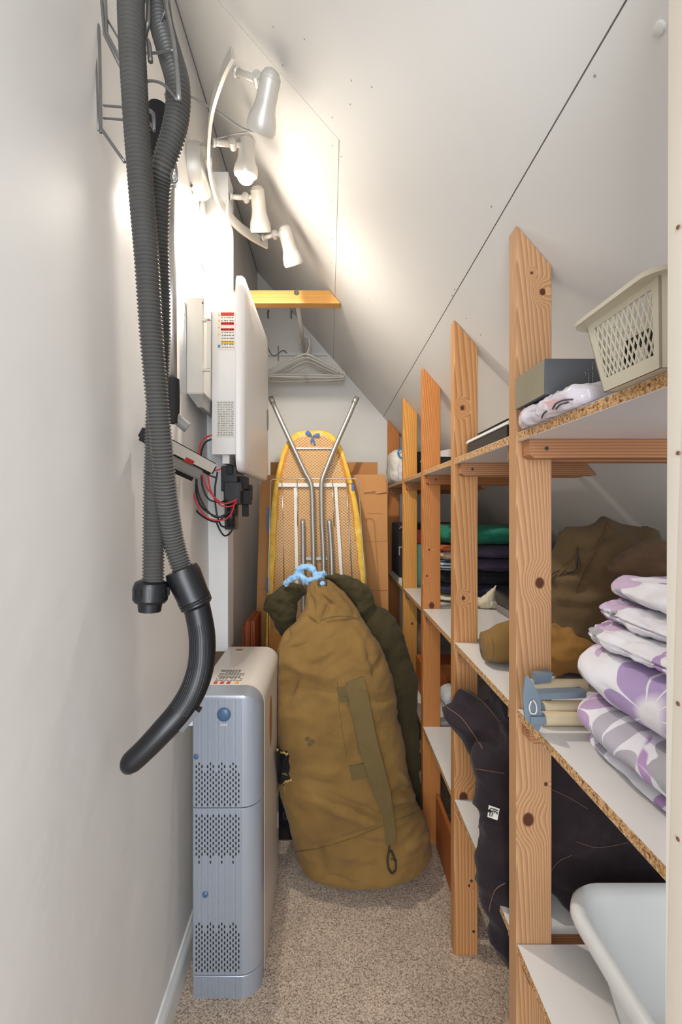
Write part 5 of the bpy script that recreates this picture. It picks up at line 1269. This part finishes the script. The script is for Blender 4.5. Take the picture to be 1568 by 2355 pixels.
# coat heap
CT = thing('brown_coat', 'brown wool coat heaped on the middle shelf behind the nearest post, ochre lapels turned out', 'coat', (0.8, 1.2, 0.99))
bm = lump([('t', [(1215, 1480, 1.25, .055), (1275, 1400, 1.22, .07), (1340, 1290, 1.20, .075), (1400, 1245, 1.19, .065), (1470, 1260, 1.19, .07)]),
           ('t', [(1300, 1480, 1.19, .085), (1360, 1380, 1.17, .11), (1430, 1330, 1.16, .12), (1510, 1330, 1.16, .11)]),
           ('p', (0.60, 1.05, 1.03, 1.36, 0.992, 1.20))], 0.010, 0.020, 9, 7, 1.5)
for v in bm.verts:
    v.co.z = max(v.co.z, 0.9915); v.co.z = min(v.co.z, cz(v.co.x)-0.01)
bm.normal_update(); bvc = BVHTree.FromBMesh(bm); obj('coat_body', bm, M['coat'], CT, True)
bm = lump([('t', [(1255, 1520, 1.145, .035), (1300, 1505, 1.12, .045), (1345, 1500, 1.11, .05), (1400, 1510, 1.11, .04)]), ('t', [(1262, 1440, 1.15, .02), (1290, 1470, 1.13, .035), (1330, 1470, 1.11, .035)])], 0.007, 0.012, 5, 13)
for v in bm.verts: v.co.z = max(v.co.z, 0.9915)
obj('turned_lapel', bm, M['coat_ochre'], CT, True)
b = B(); q = [surf(x, y, 0.006, bvc) for x, y in ((1268, 1345), (1290, 1322), (1325, 1285), (1332, 1262), (1336, 1290), (1328, 1318), (1300, 1322), (1285, 1320), (1270, 1330))]
f = b.faces.new([b.verts.new(p) for p in q]); bb = evald(b, [('SOLIDIFY', dict(thickness=0.005))]); obj('collar_flap', bb, M['coat'], CT)
line([(1330, 1262), (1332, 1300), (1318, 1320), (1285, 1318), (1268, 1330)], 0.0012, 'collar_edge', 'black_matte', CT, 0.008, tree=bvc)
line([(1400, 1205), (1375, 1260), (1345, 1310), (1322, 1360)], 0.0020, 'front_edge', 'coat', CT, 0.004, tree=bvc)
b = B(); cs_ = catmull([(*P(1110, 1487, 1.236), .037), (*P(1126, 1486, 1.235), .041), (*P(1145, 1483, 1.233), .046), (*P(1170, 1476, 1.23), .052), (*P(1215, 1470, 1.225), .058), (*P(1262, 1466, 1.21), .055)], 6)
tube(b, [Vector(c[:3]) for c in cs_], [c[3] for c in cs_], 32)
for v in b.verts: v.co.z = max(v.co.z, 0.9915)
displace(b, lambda c: 0.003*fbm(c*14, 3))
for v in b.verts: v.co.z = max(v.co.z, 0.9915)
sl = obj('sleeve_cuff', b, M['canvas'], CT, True, label='khaki sleeve end')
b = B(); c_ = P(1122, 1486, 1.236); tube(b, [c_+Vector((0, 0.0412*math.cos(a), max(-.043, 0.0412*math.sin(a)))) for a in [2*PI*k/32 for k in range(33)]], 0.0012, 6); obj('cuff_stitching', b, M['canvas_strap'], sl, True)
KN = thing('knitted_garment', 'rough brown knitted garment lying on the linen stack in front of the coat', 'knitwear', (0.7, 0.95, 1.24))
bm = lump([('t', [(1418, 1322, .94, .018), (1440, 1295, .94, .024), (1480, 1275, .94, .03), (1535, 1275, .94, .03)]), ('t', [(1450, 1310, .93, .02), (1500, 1310, .92, .03), (1540, 1310, .92, .03)])], 0.006, 0.006, 6, 20)
obj('ribbed_hem', bm, M['knit'], KN, True)

# ------------------------------------------------------------------ middle shelf, bay between second and third posts
x0s, x1s, ys0, ys1 = 0.472, 0.98, 2.0, 2.36
tw = [('folded_towel', 'creamcloth', .992, 1.022, 'cream folded cloth, the bottom one of the towel stack', 1, 'cloth', .0), ('folded_fleece', 'navy', 1.022, 1.072, 'rolled dark navy fleece just above the cream cloth in the towel stack', 2, 'blanket', .01),
      ('folded_towel', 'darkgrey', 1.072, 1.132, 'thick charcoal towel under the striped towel in the stack', 3, 'towel', .0), ('striped_towel', 'stripe', 1.132, 1.184, 'blue and white striped towel in the middle of the towel stack', 4, 'towel', .0),
      ('folded_cloth', 'beigecloth', 1.184, 1.225, 'beige folded cloth between the striped towel and the rust one', 5, 'towel', .0), ('folded_cloth', 'orangecloth', 1.225, 1.249, 'thin rust orange folded cloth under the green towel', 6, 'towel', .0),
      ('green_towel', 'greenball', 1.249, 1.342, 'green terry towel on top of the towel stack on the middle shelf', 7, 'towel', .0)]
for nm_, mt, za, zb2, lab, sd, cat_, dx in tw:
    b = B(); xe = min(x1s, X0+(ZC-zb2)/K-0.03); xs_ = x0s+dx
    if mt == 'greenball': xe = 0.93
    pillow(b, xs_, (0.60 if mt in ('stripe', 'beigecloth', 'orangecloth') else xe), ys0, ys1, za, zb2, e=3.2, amp=.005, sc=22, seed=sd, cuts=22, ez=2.4)
    for v in b.verts: v.co.z = max(za+.0004, min(zb2-.0004, v.co.z))
    tag(obj(nm_, b, M[mt], None, True), lab, cat_)
for k, (za, zb2, xe, mt, lab) in enumerate(((1.19, 1.248, .98, 'navyp', 'slate purple folded fleece, the upper one beside the beige cloth'), (1.132, 1.19, .99, 'navyp', 'slate purple folded fleece, the lower one beside the striped towel'))):
    b = B(); pillow(b, .612, xe, ys0-0.03, ys1, za, zb2, e=3.2, amp=.005, sc=20, seed=20+k, cuts=22, ez=2.2)
    for v in b.verts: v.co.z = max(za+.0004, min(zb2-.0004, v.co.z))
    tag(obj('folded_fleece', b, M[mt], None, True), lab, 'blanket')
b = B(); pillow(b, .625, .725, 1.90-0.0, 1.985, .9915, 1.035, e=2.6, amp=.006, sc=30, seed=31, cuts=16)
tube(b, catmull([(*P(1118, 1385, 1.93), ), (*P(1130, 1368, 1.92), ), (*P(1141, 1345, 1.92), )], 4), [.03, .028, .026, .023, .02, .015, .009, .006, .003], 14)
b = remesh(b, 0.005, 3); displace(b, lambda c: 0.004*noise.noise(c*60))
for v in b.verts: v.co.z = max(v.co.z, .9915)
tag(obj('cream_bag', b, M['creamcloth'], None, True), 'small cream cloth bag with pointed end on the middle shelf behind the second post', 'bag')
LP = thing('black_case_stack', 'flat black cases stacked on the middle shelf left of the khaki sleeve', 'case', (0.78, 1.7, .99))
obj('lower_case', box(.69, .95, 1.50, 1.88, .9915, 1.022, .004), M['grey'], LP, 40); obj('upper_case', box(.685, .95, 1.49, 1.885, 1.023, 1.098, .012), M['black'], LP, 40)

# back bays
BX = thing('black_carton', 'black carton with pale letters on the middle shelf by the rear wall', 'box', (0.6, 2.98, .99))
obj('carton', box(.40, .85, 2.60, 2.90, .9915+.03, 1.33, .003), M['black_matte'], BX); 
b = B(); bx(b, .40, .85, 2.598, 2.90, .9915, 1.02); obj('carton_base', b, M['applcream'], BX)
tt = text_bm('me', 0.115, 0.0006, Matrix.Translation((P(893, 0, 2.93).x+0.012, 2.5975, P(0, 1277, 2.6).z)) @ Matrix.Rotation(PI/2, 4, 'X') @ Matrix.Scale(0.62, 4, (1, 0, 0))); obj('printed_letters', tt, plain('grey_letters', '8b8886', 0.6), BX)
b = B(); tube(b, catmull([(.40, 2.594, 1.30), (.43, 2.585, 1.322), (.47, 2.594, 1.30)], 6), 0.004, 8); obj('carton_handle', b, M['chrome'], BX, True)
MB_ = thing('mint_box', 'mint green plastic box with red lid on the middle shelf near the back', 'box', (0.55, 2.55, .99))
obj('box_body', box(.47, .56, 2.50, 2.585, .9915, 1.22, .004), M['mint'], MB_, 40); obj('red_lid', box(.475, .555, 2.505, 2.58, 1.221, 1.30, .006), M['red'], MB_, 40)
# ------------------------------------------------------------------ top shelf
BC = thing('paper_bag', 'white bag printed with a blue letter on the top shelf by the rear wall', 'bag', (0.44, 2.8, Z1))
b = B(); pillow(b, .372, .56, 2.72, 3.0, Z1+.001, 1.775, e=5, amp=.008, sc=14, seed=12, cuts=24); obj('bag', b, M['bagwhite'], BC, True)
b = B(); pillow(b, .405, .50, 2.67, 2.72, Z1+.001, 1.70, e=2.6, amp=.01, sc=22, seed=13, cuts=14); obj('plastic_inner', b, M['plasticwrap'], BC, True)
tt = text_bm('C', 0.105, 0.0008, Matrix.Translation((P(911, 0, 2.72).x, 2.7135, P(0, 1056, 2.72).z)) @ Matrix.Rotation(PI/2, 4, 'X')); obj('blue_letter', tt, M['blueprint'], BC)
tag(obj('black_speaker_box', box(.475, .60, 2.50, 2.62, Z1+.001, 1.73, .005), M['black_matte'], None, 40), 'small black box on the top shelf beside the white bag', 'box')
for i, (xa_, xb_, ya_, yb_, za_, lab) in enumerate(((.455, .66, 2.03, 2.26, 1.652, 'small black appliance with pale sloping lid on the top shelf, farther back'), (.412, .68, 1.05, 1.36, 1.612, 'flat black and white appliance with a grille on the top shelf beside the second post'))):
    AP = thing('flat_appliance', lab, 'appliance', (xa_, ya_, Z1))
    b = B(); prism(b, [(xa_, ya_, Z1+.001), (xb_, ya_, Z1+.001), (xb_, ya_, za_-.01), (xa_, ya_, za_-.006)], (0, yb_-ya_, 0)); bmesh.ops.bevel(b, geom=b.edges[:], offset=.003, segments=2, affect='EDGES'); obj('dark_base', b, M['black'], AP, 40)
    b = B(); prism(b, [(xa_-.003, ya_-.004, za_-.005), (xb_, ya_-.004, za_-.009), (xb_, ya_-.004, za_+.05), (xa_+.03, ya_-.004, za_+.018), (xa_+.002, ya_-.004, za_+.004)], (0, yb_-ya_+.008, 0)); tp = obj('pale_top', b, M['applwhite'], AP, 40)
    b = B()
    for k in range(16):
        y = ya_+.06+k*.011
        if y > yb_-.03: break
        A_ = Vector((xa_+.006, y, za_+.008)); C_ = Vector((xa_+.026, y, za_+.0175)); rotbox(b, (A_+C_)/2+Vector((-.0005, 0, .001)), (C_-A_)/2, (0, .0035, 0), Vector((-.001, 0, .002)))
    obj('grille', b, M['black_matte'], tp)
# carton and wrapped packet in the near bay
WP_ = thing('wrapped_packet', 'flat packet in clear crinkled plastic under the dark carton on the top shelf', 'packet', (0.45, .8, Z1))
b = B(); pillow(b, .376, .54, .70, .935, Z1+.001, 1.6105, e=6, amp=.0045, sc=40, seed=15, cuts=40, ez=3)
for v in b.verts: v.co.z = max(min(v.co.z, 1.6115), Z1+.0008)
b.normal_update(); bvp = BVHTree.FromBMesh(b); pkb = obj('packet', b, M['plasticwrap'], WP_, 60)
b = B(); q = [surf(x, y, 0.0012, bvp) for x, y in ((1250, 925), (1300, 915), (1320, 918), (1300, 930), (1262, 942))]; b.faces.new([b.verts.new(p) for p in q]); obj('pink_panel', evald(b, [('SOLIDIFY', dict(thickness=.0006))]), M['pinkprint'], WP_)
for pts in ([(1272, 940), (1280, 928), (1300, 920), (1318, 918)], [(1280, 940), (1290, 930), (1308, 924)], [(1246, 960), (1250, 952), (1258, 944)]): line(pts, 0.0012, 'printed_outline', 'ink', WP_, 0.0015, tree=bvp)
DC = thing('dark_carton', 'dark grey product carton on the plastic packet on the top shelf beside the basket', 'box', (0.44, .86, 1.612))
obj('carton', box(.379, .505, .80, .925, 1.6125, 1.676, .0012), M['boxblack'], DC, 40)
b = B(); bx(b, .3784, .379, .802, .923, 1.6135, 1.675); obj('satin_side', b, M['boxside'], DC, label='satin olive-grey side panel')
b = B()
for x, za, zb2 in ((1344, 850, 865), (1351, 850, 880), (1360, 835, 885)):
    for k in range(int((zb2-za)/3)):
        if random.random() < .15: continue
        bx(b, P(x, 0, .80).x, P(x+2.4, 0, .80).x, .7988, .7992, P(0, za+3*k+2, .80).z, P(0, za+3*k, .80).z)
obj('small_print', b, M['grey'], DC)
# basket with lattice sides
BK = thing('plastic_basket', 'olive beige plastic basket with diamond lattice side on the top shelf at the right edge', 'basket', (0.5, .58, Z1))
bz0, bz1 = Z1+.0005, 1.6765
def bq(ix, iy, t):   # ix,iy in 0..1 ; t height 0..1, sides flare outward
    X0_, X1_ = .379-.014*t, .62+.02*t; Y0_, Y1_ = .520-.018*t, .628+.018*t
    return Vector((X0_+(X1_-X0_)*ix, Y0_+(Y1_-Y0_)*iy, bz0+(bz1-.006-bz0)*t))
b = B(); prism(b, [bq(0, 0, 0), bq(1, 0, 0), bq(1, 1, 0), bq(0, 1, 0)], (0, 0, .002)); obj('bottom', b, M['basket'], BK)
def wallf(b, A, Bc, out):
    """solid borders + diamond lattice on one side; A,Bc = functions t->(lower/upper) corner"""
    def g(s, t): return A(t)+(Bc(t)-A(t))*s
    o_ = out*0.0022
    def panel(s0, s1, t0, t1): prism(b, [g(s0, t0), g(s1, t0), g(s1, t1), g(s0, t1)], o_)
    panel(0, 1, 0, .17); panel(0, .09, .17, 1); panel(.91, 1, .17, 1); panel(.09, .91, .90, 1)
    Lw = (g(1, .5)-g(0, .5)).length; nx = max(6, int(Lw/.0112)); s0, s1, t0, t1 = .09, .91, .17, .90
    ds = (s1-s0)/nx
    for sgn in (1, -1):
        for k in range(-3, nx+1):
            # line from (s_k,t0) to (s_k+3ds,t1)
            a0, a1 = s0+k*ds, s0+(k+3)*ds; 
            lo_, hi_ = 0.0, 1.0
            if a0 < s0: lo_ = (s0-a0)/(a1-a0)
            if a1 > s1: hi_ = (s1-a0)/(a1-a0)
            if hi_ <= lo_: continue
            p0s, p1s = a0+(a1-a0)*lo_, a0+(a1-a0)*hi_
            if sgn == 1: u0, u1 = g(p0s, t0+(t1-t0)*lo_), g(p1s, t0+(t1-t0)*hi_)
            else: u0, u1 = g(s0+s1-p0s, t0+(t1-t0)*lo_), g(s0+s1-p1s, t0+(t1-t0)*hi_)
            tube(b, [u0+o_*.5, u1+o_*.5], .0011, 5)
b = B(); wallf(b, lambda t: bq(0, 0, t), lambda t: bq(0, 1, t), Vector((1, 0, 0))); wallf(b, lambda t: bq(1, 0, t), lambda t: bq(1, 1, t), Vector((-1, 0, 0)))
wallf(b, lambda t: bq(0, 0, t), lambda t: bq(1, 0, t), Vector((0, 1, 0))); wallf(b, lambda t: bq(0, 1, t), lambda t: bq(1, 1, t), Vector((0, -1, 0)))
obj('lattice_sides', b, M['basket'], BK)
b = B(); X0_, X1_, Y0_, Y1_ = .365, .64, .502, .646
rings = [rrect(X0_-.000, X1_, Y0_, Y1_, .018, bz1-.008), rrect(X0_-.012, X1_+.012, Y0_-.012, Y1_+.012, .024, bz1-.006), rrect(X0_-.017, X1_+.017, Y0_-.017, Y1_+.017, .028, bz1-.008), rrect(X0_-.018, X1_+.018, Y0_-.018, Y1_+.018, .028, bz1-.003), rrect(X0_-.012, X1_+.012, Y0_-.012, Y1_+.012, .024, bz1), rrect(X0_+.003, X1_-.003, Y0_+.003, Y1_-.003, .016, bz1-.001), rrect(X0_+.003, X1_-.003, Y0_+.003, Y1_-.003, .016, bz1-.008)]
R2 = [[b.verts.new(p) for p in rg] for rg in rings]
nn_ = len(R2[0])
for a, c in zip(R2, R2[1:]+R2[:1]):
    for k in range(nn_): b.faces.new((a[k], a[(k+1) % nn_], c[(k+1) % nn_], c[k]))
obj('rim', b, M['basket'], BK, 50)
tag(obj('black_container', box(.40, .58, .562, .622, bz0+.0025, 1.640, .006), M['black_matte'], None, 40), 'black container inside the lattice basket', 'container')
b = B(); pillow(b, .40, .50, .527, .556, bz0+.003, 1.645, e=2.6, amp=.008, sc=60, seed=17, cuts=16); tag(obj('plastic_bag', b, M['plasticwrap'], None, True), 'crumpled clear plastic bag inside the lattice basket', 'bag')
b = B(); bx(b, .388, .392, .560, .575, bz0+.003, 1.612); tag(obj('white_card', b, M['applwhite'], None), 'small white card standing inside the lattice basket', 'card')
